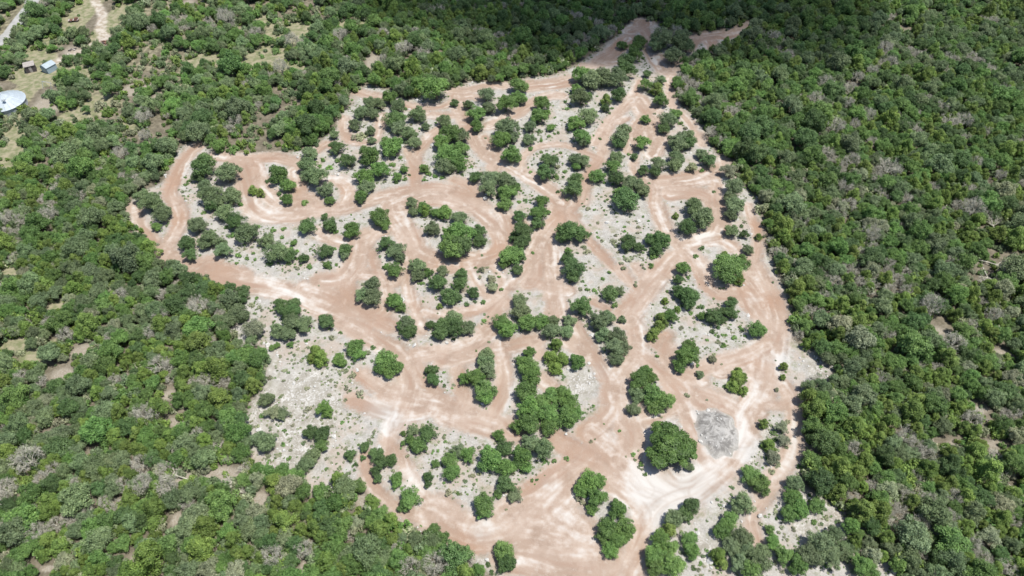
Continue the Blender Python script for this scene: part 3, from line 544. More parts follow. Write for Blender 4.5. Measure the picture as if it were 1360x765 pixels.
    col = mix(smooth(math_('ADD', A('track'), math_('MULTIPLY', nz, 1.05)), -1.2, .95), col, tr)
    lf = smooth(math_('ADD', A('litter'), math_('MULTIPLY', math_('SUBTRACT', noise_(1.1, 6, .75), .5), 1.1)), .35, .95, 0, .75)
    col = mix(lf, col, mix(smooth(fine, .4, .65), (.155, .125, .09), (.27, .235, .185)))  # brown litter colour, also paints in the shade beneath clearing trees
    col = mix(smooth(A('road'), -.2, .3), col, mix(smooth(mid, .3, .7), (.30, .30, .295), (.38, .375, .37)))
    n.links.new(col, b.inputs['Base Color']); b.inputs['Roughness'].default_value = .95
    h = math_('ADD', math_('MULTIPLY', fine, .6), math_('MULTIPLY', vfine, .35))
    bp = N(n, 'Bump'); bp.inputs['Strength'].default_value = .55; bp.inputs['Distance'].default_value = .12
    n.links.new(h, bp.inputs['Height']); n.links.new(bp.outputs[0], b.inputs['Normal'])
    return m
M_TER = terrain_mat()
def sub(name, mask):
    f = F[mask]; u, inv = np.unique(f, return_inverse=True)
    me = mesh_np(name, V[u], inv.reshape(f.shape), M_TER, True)
    for k, a in attrs.items():
        at = me.attributes.new(k, 'FLOAT', 'POINT'); at.data.foreach_set('value', a.ravel()[u].astype(np.float32))
    return tag(link(name, me), kind='structure')
ft, fcl, fr, fmn = fc(track), fc(clear), fc(road), fc(mound)
is_t = (ft > 0) & (fmn < .5); is_r = (fr > 0) & ~is_t; is_c = (fcl > 0) & ~is_t & ~is_r
tag(sub('dirt_track', is_t), 'reddish dirt track winding in loops between gravel islands')
tag(sub('gravel_ground', is_c), 'pale grey stony ground between the dirt tracks')
tag(sub('road', is_r), 'pale paved road at the far upper left')
tag(sub('ground', ~(is_t | is_r | is_c)), 'litter covered ground under the woodland')

# ------------------------------------------------------------------ plant prototypes (unit crown radius, base at the origin)
def leaves(pos, nrm, size, r, var, stretch=1.8):
    """one small leaf spray (a bent quad) per position"""
    n = len(pos)
    t = r.normal(size=(n, 3)); t -= nrm * (t * nrm).sum(1, keepdims=True); t /= np.linalg.norm(t, axis=1, keepdims=True) + 1e-9
    bq = np.cross(nrm, t); s = size * r.uniform(.65, 1.35, (n, 1))
    a = pos - t * s * stretch * .5; c = pos + t * s * stretch * .5 + nrm * s * .15
    b_ = pos + bq * s * .5 - nrm * s * .12; d = pos - bq * s * .5 - nrm * s * .12
    Vv = np.stack([a, b_, c, d], 1).reshape(-1, 3); Ff = np.arange(4 * n).reshape(n, 4)
    return Vv, Ff, np.repeat(var, 4)
def crown_mesh(name, seed, kind, n, mat=None):
    r = np.random.default_rng(seed)
    P_, N_, W_ = [], [], []
    if kind == 'oak':
        cen = []; lob = r.integers(3, 6)
        lobes = [(np.array([.47 * math.cos(a), .47 * math.sin(a), r.uniform(.72, 1.08)]), r.uniform(.40, .58)) for a in np.linspace(0, 2 * math.pi, lob, endpoint=False) + r.uniform(0, 6)]
        lobes.append((np.array([r.uniform(-.12, .12), r.uniform(-.12, .12), 1.18]), .58))
        for _ in range(58):
            c, R0 = lobes[r.integers(len(lobes))]; d = r.normal(size=3); d /= np.linalg.norm(d); d[2] = abs(d[2]) * 1.1 - .35; d /= np.linalg.norm(d)
            cen.append((c + d * R0 * np.array([1, 1, .85]) * r.uniform(.65, 1.12), r.uniform(.10, .24)))
        cen += [(c, R0 * .72) for c, R0 in lobes]
        size = .055; k0, k1 = .65, 1.32; up = .4; jit = .5
    elif kind == 'juniper':
        cen = []
        for _ in range(54):
            z = r.uniform(.25, 1.75); R0 = (1 - max(0, (z - .5) / 1.35) ** 1.4) * .86 if z > .5 else .62 + z * .4
            a = r.uniform(0, 6.28); q = math.sqrt(r.uniform(.25, 1)) * R0
            cen.append((np.array([q * math.cos(a), q * math.sin(a), z]), r.uniform(.12, .22)))
        cen += [(np.array([0, 0, .8]), .5), (np.array([0, 0, 1.2]), .38)]
        size = .049; k0, k1 = .7, 1.3; up = .5; jit = .5
    elif kind == 'dead':
        cen = []
        for _ in range(34):
            a = r.uniform(0, 6.28); q = math.sqrt(r.uniform(.05, 1)) * .85
            cen.append((np.array([q * math.cos(a), q * math.sin(a), r.uniform(.75, 1.35) - .3 * q]), r.uniform(.12, .26)))
        size = .016; k0, k1 = .2, 1.3; up = 0; jit = .8
    else:
        cen = []
        for _ in range(14):
            a = r.uniform(0, 6.28); q = math.sqrt(r.uniform(0, 1)) * .72
            cen.append((np.array([q * math.cos(a), q * math.sin(a), r.uniform(.3, .62) * (1.1 - .5 * q)]), r.uniform(.24, .36)))
        size = .15; k0, k1 = .7, 1.25; up = .7; jit = .5
    rad = np.array([c[1] for c in cen]); pr = rad ** 1.5; pr /= pr.sum()
    which = r.choice(len(cen), n, p=pr); C = np.array([c[0] for c in cen])[which]; RR = rad[which][:, None]
    d = r.normal(size=(n, 3)); d[:, 2] += .35; d /= np.linalg.norm(d, axis=1, keepdims=True)
    pos = C + d * RR * r.uniform(k0, k1, (n, 1))
    nr = d + np.array([0, 0, up]) + r.normal(size=(n, 3)) * jit; nr /= np.linalg.norm(nr, axis=1, keepdims=True)
    cv = r.uniform(0, 1, len(cen)); var = np.clip(.45 * cv[which] + .55 * r.uniform(0, 1, n), 0, 1)
    pos[:, 2] = np.maximum(pos[:, 2], .06)
    Vv, Ff, W = leaves(pos, nr, size, r, var, *((11.0,) if kind == 'dead' else ()))
    me = mesh_np(name, Vv, Ff, mat or M_FOL); at = me.attributes.new('leafvar', 'FLOAT', 'POINT'); at.data.foreach_set('value', W.astype(np.float32))
    return me
def limb_tubes(mb, r, base, d, L, r0, depth, spread, n=5, kids=3):
    end = base + d * L
    mb.tube(base, end, r0, r0 * .62, n)
    if depth == 0: return
    for _ in range(kids):
        q = Vector(r.normal(size=3)); q = (d * 1.0 + q.normalized() * spread); q.z += .12; q.normalize()
        limb_tubes(mb, r, base + d * L * r.uniform(.55, 1.0), q, L * r.uniform(.6, .85), r0 * .58, depth - 1, spread, max(3, n - 1), kids)
def trunk_mesh(name, seed, top=1.25):
    r = np.random.default_rng(seed); mb = MB()
    mb.tube((0, 0, -.12), (.02, .02, .45), .085, .06, 7)
    for a in np.linspace(0, 2 * math.pi, 4, endpoint=False) + r.uniform(0, 3):
        d = Vector((.6 * math.cos(a), .6 * math.sin(a), .9)).normalized()
        limb_tubes(mb, r, Vector((.02, .02, .40)), d, .42, .042, 1, .6, 5, 2)
    return mb.mesh(name, M_BARK)
def dead_mesh(name, seed, fallen):
    r = np.random.default_rng(seed); mb = MB()
    if not fallen:
        mb.tube((0, 0, -.1), (0, 0, .5), .07, .05, 6)
        for a in np.linspace(0, 2 * math.pi, 5, endpoint=False) + r.uniform(0, 3):
            d = Vector((.8 * math.cos(a), .8 * math.sin(a), .7)).normalized()
            limb_tubes(mb, r, Vector((0, 0, .4)), d, .48, .030, 4, .75, 4, 3)
    else:
        mb.tube((-1.2, 0, .12), (.2, .1, .25), .05, .035, 6)
        for a in np.linspace(-1.0, 1.0, 6):
            d = Vector((math.cos(a), math.sin(a), r.uniform(.05, .45))).normalized()
            limb_tubes(mb, r, Vector((.0, .08, .22)), d, .50, .034, 3, .55, 4, 3)
    return mb.mesh(name, M_DEAD)
OAK = [crown_mesh('oak_crown', 10 + i, 'oak', 7000) for i in range(7)]
JUN = [crown_mesh('juniper_crown', 30 + i, 'juniper', 6000) for i in range(6)]
BIG = crown_mesh('great_oak_crown', 77, 'oak', 26000)
SHR = [crown_mesh('shrub_leaves', 50 + i, 'shrub', 420) for i in range(5)]
TRK = [trunk_mesh('trunk', 60 + i) for i in range(4)]
DTW = [crown_mesh('dead_twigs', 100 + i, 'dead', 1700, M_DEAD) for i in range(3)]
DST = [dead_mesh('dead_branches', 80 + i, False) for i in range(4)]
DFA = [dead_mesh('fallen_branches', 90 + i, True) for i in range(3)]

TINT = dict(d=(.096, .163, .060), g=(.130, .225, .066), b=(.160, .218, .108), j=(.162, .240, .060), p=(.265, .29, .18))
def tint(k, s=1.0, r=rng):
    c = np.array(TINT[k]) * s * r.uniform(.78, 1.25); c *= r.uniform(.95, 1.05, 3); return [float(v) for v in c]

# ------------------------------------------------------------------ the plants one can tell apart
AREAS = [(208,285,'between the two arms of the leftmost track loop'),(255,225,'on the left rim of the upper left scrub island'),(290,250,'in the scrub island right of the leftmost loop'),(270,330,'on the corner gravel above the long lower left track'),
 (340,250,'standing alone inside the curled upper left bend'),(375,245,'on the crescent inside the curled upper left bend'),(425,235,'on the scrub strip between the two curled bends'),(420,190,'near the forest edge by the reddish side loops'),
 (475,165,'among the small reddish side loops'),(490,215,'in the scrub block above the long cross track'),(545,165,'below the wide upper track near the middle'),(580,120,'against the upper forest edge where the track widens'),
 (603,180,'in the forked orange track wedge'),(600,215,'at the lower end of the forked track wedge'),(650,140,'in the tree line below the upper wide track'),(680,190,'in the clump left of the pale gravel triangle'),
 (715,170,'on the left side of the pale gravel triangle'),(770,150,'on the right side of the pale gravel triangle'),(735,220,'on the oval island ringed by track'),(765,245,'at the lower tip of the ringed oval island'),
 (800,90,'in the wooded knot at the top of the clearing'),(825,105,'beside the track fork at the top of the clearing'),(885,60,'in the cloud shaded clump at the top'),(872,120,'on the dark topped spit by the upper fork'),
 (855,160,'on the broad dirt field below the upper fork'),(885,165,'at the right side of the upper dirt field'),(825,205,'beside the track crossing below the upper dirt field'),(835,250,'in the grove left of the right hand ring'),
 (875,220,'above the right hand ring bend'),(905,200,'on the gravel above the right hand ring'),(945,215,'at the upper right corner below the forest'),(922,290,'inside the right hand ring bend'),(860,320,'on the gravel left of the right hand ring'),
 (975,265,'on the strip between ring and narrow right track'),(975,320,'in the gap beside the narrow right track'),(968,355,'on the round islet below the ring'),(905,370,'at the tip of the pale right hand island'),
 (875,430,'along the left rim of the pale right hand island'),(950,420,'in the middle of the pale right hand island'),(1005,436,'on the right point of the pale island'),(910,475,'on the lower rim of the pale right hand island'),
 (980,505,'between the rubble ring and the broad right track'),(1040,490,'beside the broad track near the right forest edge'),(865,525,'in the clump above the great round oak'),(890,595,'left of the rubble mound'),(1020,580,'on the stony strip right of the rubble mound'),
 (1003,640,'by the narrow track below the rubble mound'),(985,665,'left of the narrow track end'),(905,680,'at the mouth of the pale junction'),(900,735,'on the bottom edge below the pale junction'),(960,700,'on the stony corner left of the narrow track end'),
 (1060,675,'right of the narrow track end'),(1090,730,'on the stony bottom right corner'),(785,650,'on the upper end of the long island left of the pale junction'),(825,705,'on the lower end of the long island left of the pale junction'),
 (730,545,'in the big bright green thicket'),(700,490,'at the upper tail of the big green thicket'),(745,470,'by the white stone heap'),(720,590,'at the lower end of the big green thicket'),(665,600,'in the clump left of the big thicket'),
 (670,645,'on the gravel below the big thicket'),(643,670,'standing alone above the bottom track bend'),(672,740,'at the bottom edge left of the wide bottom track'),(610,605,'on the gravel right of the lower left bend'),
 (555,585,'on the spit under the pale left crossing'),(510,610,'in the narrow strip between the lower left tracks'),(543,660,'in the crook of the lower left tracks'),(568,640,'beside the curve of the lower left track'),(580,705,'at the forest edge by the bottom track bend'),
 (645,505,'in the cluster right of the left crossing'),(573,496,'alone on the islet right of the left crossing'),(513,485,'beside the long track at the left crossing'),(470,465,'on the gravel just below the long left track'),
 (430,480,'on the lower left stony slope'),(390,430,'in the large clump on the lower left gravel'),(320,410,'at the left forest corner by the long track'),(300,380,'on the forest corner under the long left track'),
 (490,390,'inside the left teardrop loop'),(530,405,'on the wedge right of the teardrop loop'),(522,345,'on the wedge above the teardrop loop'),(505,290,'on the bare dirt above the teardrop loop'),(465,305,'on the pale tip of the left gravel island'),
 (420,300,'on the upper rim of the left gravel island'),(430,335,'in the right part of the left gravel island'),(370,330,'in the middle of the left gravel island'),(325,330,'in the left part of the left gravel island'),
 (560,275,'at the left end of the central oval island'),(600,300,'in the central oval island'),(640,310,'at the right end of the central oval island'),(560,365,'on the left of the middle scrub island'),(600,385,'in the middle scrub island'),
 (655,375,'on the sparse islet below the oval island'),(605,435,'in the dark clump above the left crossing'),(545,430,'on the wedge above the left crossing'),(680,345,'on the dark clump left of the central track'),(688,300,'in the column of trees at the centre'),
 (655,245,'at the head of the central tree column'),(715,280,'on the gravel wedge right of the central tree column'),(757,310,'on the island right of the central track'),(762,355,'below the round dark crown right of the centre'),(775,405,'on the lower end of the central gravel slope'),
 (812,390,'beside the small diagonal track right of centre'),(812,440,'in the grove between the two central tracks'),(670,430,'at the left end of the central diagonal grove'),(715,425,'in the central diagonal grove'),(750,430,'at the right end of the central diagonal grove'),
 (800,290,'on the stony slope right of the centre'),(350,560,'on the rocky lower left slope'),(410,590,'in the string of crowns on the rocky slope'),(390,620,'at the lower end of the rocky left slope'),(465,600,'on the rocky slope by the lower left track'),
 (740,650,'on the pale apron by the bottom track'),(770,570,'on the open dirt in the lower middle'),(850,600,'in the weedy patch beside the great oak')]
ACOL = dict(d='dark green', g='mid green', b='grey green', j='yellow green', p='pale thin leaved')
def area(px, py):
    return min(AREAS, key=lambda a: (a[0] - px) ** 2 + 1.4 * (a[1] - py) ** 2)[2]
KIND = dict(j='juniper', d='oak', g='oak', b='scrub_oak', p='scrub_oak')
items = []   # kind, x, y, r, colour, px, py, clearing?
for t, s in TREES.items():
    for e in s.split(';'):
        a, b, r0, k = e.split(); px, py = tl(t, float(a), float(b)); rp = float(r0) / 4.25
        if any((q[5] - px) ** 2 + (q[6] - py) ** 2 < (0.5 * max(rp, q[8])) ** 2 for q in items): continue
        _, _, dep = P(px, py, 2); r = rp * dep / FPX * 1.17
        x, y, _ = P(px, py, (1.3 if rp > 30 else .92) * r * (.60 if rp > 30 else 1))
        items.append([KIND[k], x, y, r, k, px, py, True, rp])
shrubs = []
for t, s in SHRUBS.items():
    for e in s.split(';'):
        q = e.split(); px, py = tl(t, float(q[0]), float(q[1])); rp = float(q[2]) / 4.25
        if any((u[5] - px) ** 2 + (u[6] - py) ** 2 < 9 for u in shrubs): continue
        _, _, dep = P(px, py); r = rp * dep / FPX * 1.1; x, y, _ = P(px, py, .35 * r)
        shrubs.append(['shrub', x, y, r, 'p' if len(q) > 3 else random.choice('gggd'), px, py, True, rp])
dead = []
for px, py, s, k in DEAD:
    _, _, dep = P(px, py, 2); r = s * dep / FPX; x, y, _ = P(px, py, (.9 if k == 's' else .3) * r + (1.2 if k == 's' else 0)); dead.append((k, x, y, r, px, py))
# forest: dart throwing around the clearing
gapw = []
for x, y, rx, ry, g in GAPS:
    cx_, cy_, dep = P(x, y); a = rx * dep / FPX; b = abs(P(x, y - ry)[1] - cy_); gapw.append((cx_, cy_, a + .6, b + .6))
roadp, lanep = pl(road_c + []), pl([(122,-14),(130,8),(136,22),(133,38),(138,50),(122,62)])
cell = {}
def free(x, y, r, f):
    i, j = int(x // 6), int(y // 6)
    for a in (i - 1, i, i + 1):
        for b in (j - 1, j, j + 1):
            for (u, v, w) in cell.get((a, b), ()):
                if (u - x) ** 2 + (v - y) ** 2 < (f * (r + w)) ** 2: return False
    return True
def put(x, y, r): cell.setdefault((int(x // 6), int(y // 6)), []).append((x, y, r))
for it in items: put(it[1], it[2], it[3] * .75)
for dd in dead: put(dd[1], dd[2], dd[3] * (.85 if dd[0] == 's' else 1.3))
forest = []
fr_ = np.random.default_rng(21)
NC = 150000
cy_ = 28 + (fr_.random(NC) ** .8) * 330; cx_ = (fr_.random(NC) * 2 - 1) * (0.76 * (cy_ * SA + CAMH * CA * .98) + 14)
inn = inside([tuple(p) for p in clearW], cx_, cy_); cdist, _, _ = seg_dist(list(map(tuple, clearW)) + [tuple(clearW[0])], cx_, cy_)
rd = np.minimum(seg_dist(roadp, cx_, cy_)[0], seg_dist(roadp, cx_, cy_ + 3.5)[0]); ld = np.minimum(seg_dist(lanep, cx_, cy_)[0], seg_dist(lanep, cx_, cy_ + 3.5)[0])
sd2, _, _ = seg_dist(pl([(40,2),(62,-6),(100,-4),(140,-12)]), cx_, cy_)
fz = fbm(cx_ / 22 + 5, cy_ / 22, 3); fe = fbm(cx_ / 5 + 70, cy_ / 5 + 20, 2); fg = fbm(cx_ / 9 + 50, cy_ / 9 + 50, 2); fj = fbm(cx_ / 14 + 90, cy_ / 14, 2)
for i in range(NC):
    x, y = cx_[i], cy_[i]
    sgn = cdist[i] if inn[i] else -cdist[i]
    if sgn > -.9 and (track[min(nY - 1, int(np.searchsorted(GY, y))), min(nX - 1, int(np.searchsorted(GX, x)))] > -3.2 or sgn > (fe[i] - .5) * 13): continue
    if rd[i] < 4.5 or ld[i] < 3.2 or sd2[i] < 3.2: continue
    tlz = x < -62 and y > 150
    r = float(np.clip(fr_.lognormal(.60, .32), 1.0, 3.6)) * (1.05 if tlz else 1.0)
    if any(((x - a) / (c + r * .55)) ** 2 + ((y - b) / (d + r * .55)) ** 2 < 1 for a, b, c, d in gapw): continue
    if not free(x, y, r, .50 if not tlz else .58): continue
    if tlz and fg[i] < .45: continue
    if not tlz and fg[i] < .17: continue
    put(x, y, r)
    # colour zones as in the photograph
    if tlz: k = fr_.choice(list('bdgj'), p=[.42, .22, .26, .10])
    elif y > 150: k = fr_.choice(list('bdgj'), p=[.30, .26, .30, .14]) if fj[i] < .52 else fr_.choice(list('bdgj'), p=[.12, .18, .35, .35])
    else: k = fr_.choice(list('bdgjp'), p=[.18, .10, .30, .38, .04]) if fj[i] > .47 else fr_.choice(list('bdgjp'), p=[.34, .16, .28, .17, .05])
    dep = y * SA + (CAMH - r) * CA
    vy = (y * CA - (CAMH - r) * SA) / dep
    px, py = 680 + x / dep * FPX, 382.5 - vy * FPX
    forest.append([KIND[str(k)], x, y, r, str(k), px, py, False, r / dep * FPX])
inview = lambda it: -8 < it[5] < 1368 and -8 < it[6] < 775

def make(kind, it, crown, trunk, zs):
    _, x, y, r, k, px, py, clr, rp = it
    o = bpy.data.objects.new(kind + '_tree', None); COL.objects.link(o); o.empty_display_size = .5
    o.location = (x, y, height(x, y) - .03); a = random.uniform(0, 6.28); o.rotation_euler = (random.uniform(-.06, .06), random.uniform(-.06, .06), a)
    o.scale = (r, r, r * zs)
    c = link('crown', crown, o); c['tint'] = [.085, .150, .040] if rp > 30 else tint(k); link('trunk', trunk, o)
    return o
def size_word(r): return 'small' if r < 1.7 else 'medium sized' if r < 2.5 else 'large'
lab = {}
ind = {'oak': [], 'juniper': [], 'scrub_oak': []}; rest = []
for kd in ind:
    cl = [i for i in items if i[0] == kd]
    fo = sorted([i for i in forest if i[0] == kd and inview(i)], key=lambda i: -i[8])
    n = max(0, 300 - len(cl)); ind[kd] = cl + fo[:n]; keep = set(map(id, fo[:n]))
    rest += [i for i in forest if i[0] == kd and id(i) not in keep]
ORD = ['leftmost', 'second from left', 'third from left', 'fourth from left', 'fifth from left', 'sixth from left', 'seventh from left', 'eighth from left', 'ninth from left', 'tenth from left']
def ordinal_labels(lst, noun, cat, objs):
    """label every plant of the clearing by look, rank and place"""
    g = {}
    for it, o in zip(lst, objs):
        sz = size_word(it[3]) if noun != 'shrub' else ('tiny' if it[3] < .5 else 'small' if it[3] < .75 else 'broad')
        g.setdefault((sz, ACOL[it[4]], area(it[5], it[6])), []).append((it[5], it, o))
    for (sz, c, ar), l in g.items():
        l.sort(key=lambda q: q[0])
        for i, (_, it, o) in enumerate(l):
            if it[8] > 30: s = 'great round bright green oak with the broadest crown, left of the rubble mound'
            elif len(l) == 1: s = f'{sz} {c} {noun} {ar}'
            elif len(l) == 2: s = f'{("left", "right")[i]} {sz} {c} {noun} {ar}'
            else: s = f'{sz} {c} {noun}, {ORD[min(i, 9)]}, {ar}' if i < len(l) - 1 else f'rightmost {sz} {c} {noun} {ar}'
            w = s.split()
            if len(w) > 16: s = s.replace('medium sized ', '').replace(' green', '', 1); w = s.split()
            if len(w) > 16: s = ' '.join(w[:16])
            tag(o, s, cat)
def zone(px, py):
    h = 'left' if px < 300 else 'centre left' if px < 640 else 'centre right' if px < 1040 else 'right'
    if py < 150: return {'left': 'in the woods around the tank and sheds', 'centre left': 'in the shaded woods above the clearing', 'centre right': 'in the shaded woods at the top', 'right': 'in the forest at the upper right'}[h]
    if px < 640:
        return ('in the woods left of the track loops' if py < 340 else 'in the forest left of the gravel slope' if py < 520 else 'in the bottom left forest' if px < 340 else 'in the forest along the bottom edge')
    return ('in the forest right of the upper tracks' if py < 340 else 'in the forest right of the broad track' if py < 530 else 'in the bottom right forest')
first = {}
for kd, noun in (('oak', 'oak'), ('juniper', 'juniper'), ('scrub_oak', 'scrub oak')):
    protos = JUN if kd == 'juniper' else OAK
    co, ci, fl_ = [], [], []
    for n_, it in enumerate(ind[kd]):
        big = it[3] > 4.3
        pi = n_ % len(protos)
        o = make(kd, it, BIG if it[8] > 30 else protos[pi], TRK[n_ % 4], (.88 if it[7] else 1.12) * random.uniform(.9, 1.1) * (.60 if it[8] > 30 else 1))
        o['group'] = f'{noun}s standing in the clearing'
        if it[8] < 30: first.setdefault((kd, pi), o)
        if it[7]: co.append(o); ci.append(it)
        else:
            fl_.append((it, o))
    g = {}
    for it, o in fl_:
        nd = any((q[1] - it[1]) ** 2 + (q[2] - it[2]) ** 2 < (1.3 * it[3] + q[3]) ** 2 for q in dead)
        near = np.min(np.hypot(clearW[:, 0] - it[1], clearW[:, 1] - it[2])) < 7
        ex = ', beside a bare grey tree' if nd else ', on the edge of the clearing' if near else ', near the photo bottom' if it[6] > 690 else ', near the photo left edge' if it[5] < 110 else ', near the photo right edge' if it[5] > 1250 else ''
        g.setdefault((f'{size_word(it[3])} {ACOL[it[4]]} {noun}', zone(it[5], it[6]) + ex), []).append((it[5], o))
    for (w, z), l in g.items():
        z = z.replace('in the forest', 'in forest') if len(l) > 1 and len((w + z).split()) > 11 else z
        l.sort(key=lambda q: q[0])
        for i, (_, o) in enumerate(l):
            o['group'] = f'{w}s {z}'
            if len(l) == 1: tag(o, f'{w} {z}', 'tree')
            elif len(l) <= 11: tag(o, f'{ORD[i] if i < len(l) - 1 else "rightmost"} {w} {z}'.replace('medium sized ', 'mid sized '), 'tree')
            else: tag(o, f'{w} {z}, among many alike', 'tree')
            ww = o['label'].split()
            if len(ww) > 16: o['label'] = ' '.join(o['label'].replace('mid sized ', '').replace('medium sized ', '').replace('the ', '').split()[:16])
    ordinal_labels(ci, noun, 'tree', co)
shrubs.sort(key=lambda i: -i[8])
so = []
for n_, it in enumerate(shrubs[:300]):
    o = link('shrub', SHR[n_ % 5]); _, x, y, r, k, px, py, _, _ = it
    o.location = (x, y, height(x, y) - .04); o.scale = (r, r, r * random.uniform(.7, 1.1)); o.rotation_euler.z = random.uniform(0, 6.28)
    o['tint'] = tint(k, 1.1 if k == 'g' else 1); o['group'] = 'low shrubs on the gravel between tracks'; so.append(o)
ordinal_labels(shrubs[:300], 'shrub', 'shrub', so)
def place_word(px, py):
    return ('far left' if px < 120 else 'left' if px < 350 else 'lower middle' if px < 700 else 'top' if px < 1000 else 'inner right' if px < 1180 else 'right' if px < 1280 else 'far right') + ' woods'
dg = {}
for n_, (k, x, y, r, px, py) in enumerate(dead):
    if k == 's':
        o = bpy.data.objects.new('dead_tree', None); COL.objects.link(o); link('trunk', DST[n_ % 4], o); link('twigs', DTW[n_ % 3], o)
    else:
        o = bpy.data.objects.new('fallen_tree', None); COL.objects.link(o); link('trunk', DFA[n_ % 3], o)
        c = link('twigs', DTW[n_ % 3], o); c.location = (.75, 0, -.12); c.scale = (.9, .8, .45)
    z = max(1.5, r * (1.2 if k == 's' else .95)) * random.uniform(.85, 1.15)
    o.location = (x, y, height(x, y) + (0.1 if k == 's' else .2))
    o.scale = (z, z, z * (1.4 if k == 's' else 1)); o.rotation_euler = (0, 0, random.uniform(0, 6.28))
    tag(o, None, 'tree', 'bare grey trees in the forest'); dg.setdefault((k, zone(px, py)), []).append((px, o))
for (k, z), l in dg.items():
    l.sort(key=lambda q: q[0])
    O2 = ORD + ['eleventh from left', 'twelfth from left', 'thirteenth from left', 'fourteenth from left', 'fifteenth from left', 'sixteenth from left', 'seventeenth from left', 'eighteenth from left']
    for i, (_, o) in enumerate(l):
        b = 'bare grey tree standing' if k == 's' else 'fallen bleached tree lying'
        o['label'] = f'{b} {z}' if len(l) == 1 else (f'{b} {z}, {O2[min(i, 17)]}' if i < len(l) - 1 else f'rightmost {b} {z}')

# ------------------------------------------------------------------ the rest of the forest: one object, instanced by geometry nodes
def scatter(name, pts, scl, rot, ind_, tints, sets, label):
    me = bpy.data.meshes.new(name); me.vertices.add(len(pts)); me.vertices.foreach_set('co', np.asarray(pts, np.float32).ravel())
    def at(k, t, v, c='value'):
        a = me.attributes.new(k, t, 'POINT'); a.data.foreach_set(c, np.asarray(v).ravel())
    at('size', 'FLOAT_VECTOR', np.asarray(scl, np.float32), 'vector'); at('turn', 'FLOAT_VECTOR', np.asarray(rot, np.float32), 'vector')
    at('pick', 'INT', np.asarray(ind_, np.int32)); at('tint', 'FLOAT_VECTOR', np.asarray(tints, np.float32), 'vector')
    o = link(name, me); g = bpy.data.node_groups.new(name, 'GeometryNodeTree')
    g.interface.new_socket('Geometry', in_out='INPUT', socket_type='NodeSocketGeometry'); g.interface.new_socket('Geometry', in_out='OUTPUT', socket_type='NodeSocketGeometry')
    gi = g.nodes.new('NodeGroupInput'); go = g.nodes.new('NodeGroupOutput'); out = g.nodes.new('GeometryNodeJoinGeometry')
    def attr(k, t):
        a = g.nodes.new('GeometryNodeInputNamedAttribute'); a.data_type = t; a.inputs['Name'].default_value = k; return a.outputs['Attribute']
    for objs in sets:
        j = g.nodes.new('GeometryNodeJoinGeometry')
        for ob in reversed(objs):
            oi = g.nodes.new('GeometryNodeObjectInfo'); oi.transform_space = 'ORIGINAL'; oi.inputs['Object'].default_value = ob; oi.inputs['As Instance'].default_value = True
            g.links.new(oi.outputs['Geometry'], j.inputs[0])
        ip = g.nodes.new('GeometryNodeInstanceOnPoints'); ip.inputs['Pick Instance'].default_value = True
        g.links.new(gi.outputs[0], ip.inputs['Points']); g.links.new(j.outputs[0], ip.inputs['Instance'])
        g.links.new(attr('pick', 'INT'), ip.inputs['Instance Index']); g.links.new(attr('size', 'FLOAT_VECTOR'), ip.inputs['Scale'])
        er = g.nodes.new('FunctionNodeEulerToRotation'); g.links.new(attr('turn', 'FLOAT_VECTOR'), er.inputs[0]); g.links.new(er.outputs[0], ip.inputs['Rotation'])
        g.links.new(ip.outputs[0], out.inputs[0])
    g.links.new(out.outputs[0], go.inputs[0])
    md = o.modifiers.new('scatter', 'NODES'); md.node_group = g
    return tag(o, label, None, None, 'stuff')
src = [first[('oak', i)] for i in range(7)] + [first[('juniper', i)] for i in range(6) if ('juniper', i) in first]
src2 = [o for o in bpy.data.objects if o.name.startswith('dead_tree')][:3]
crowns = [[c for c in o.children if c.name.startswith('crown')][0] for o in src]
trunks = [[c for c in o.children if c.name.startswith('trunk')][0] for o in src]
nj = len(src) - 7
crowns += [[c for c in o.children if c.name.startswith('twigs')][0] for o in src2]; trunks += [[c for c in o.children if c.name.startswith('trunk')][0] for o in src2]
fgrey = lambda x, y: float(fbm(np.array([x / 11 + 7]), np.array([y / 11 + 33]), 3)[0])
rest = [i for i in rest]
scatter('forest_canopy', [(i[1], i[2], 0) for i in rest],
        [(i[3], i[3], i[3] * random.uniform(.95, 1.3)) for i in rest], [(random.uniform(-.07, .07), random.uniform(-.07, .07), random.uniform(0, 6.28)) for _ in rest],
        [7 + nj + random.randrange(3) if random.random() < max(.015, (fgrey(i[1], i[2]) - .56) * 2.2) else random.randrange(7) if i[0] != 'juniper' else 7 + random.randrange(nj) for i in rest], [tint(i[4], 1.22 if (i[1] < -62 and i[2] > 150) else 1.0) for i in rest], [crowns, trunks],
        'closed canopy of oak and juniper woodland around the clearing')
# weeds and young growth: gravel tufts and forest understorey
wr = np.random.default_rng(5)
n = 60000; wx = wr.uniform(-104, 76, n); wy = wr.uniform(38, 243, n)
ii = np.clip(np.searchsorted(GX, wx), 0, nX - 1); jj = np.clip(np.searchsorted(GY, wy), 0, nY - 1)
dens = fbm(wx / 5 + 3, wy / 5, 3)
ok = (track[jj, ii] < -.35) & (clear[jj, ii] > -.5) & (mound[jj, ii] < .2) & (dens + .16 * litter[jj, ii] + wr.normal(0, .06, n) > .475) & (wr.random(n) < .55)
wx, wy, ii, jj = wx[ok], wy[ok], ii[ok], jj[ok]
ws = np.clip(wr.lognormal(-1.45, .38, len(wx)), .10, .55)
small = shrubs[300:]
wx = np.concatenate([wx, [q[1] for q in small]]); wy = np.concatenate([wy, [q[2] for q in small]]); ws = np.concatenate([ws, [q[3] for q in small]])
ii = np.clip(np.searchsorted(GX, wx), 0, nX - 1); jj = np.clip(np.searchsorted(GY, wy), 0, nY - 1)
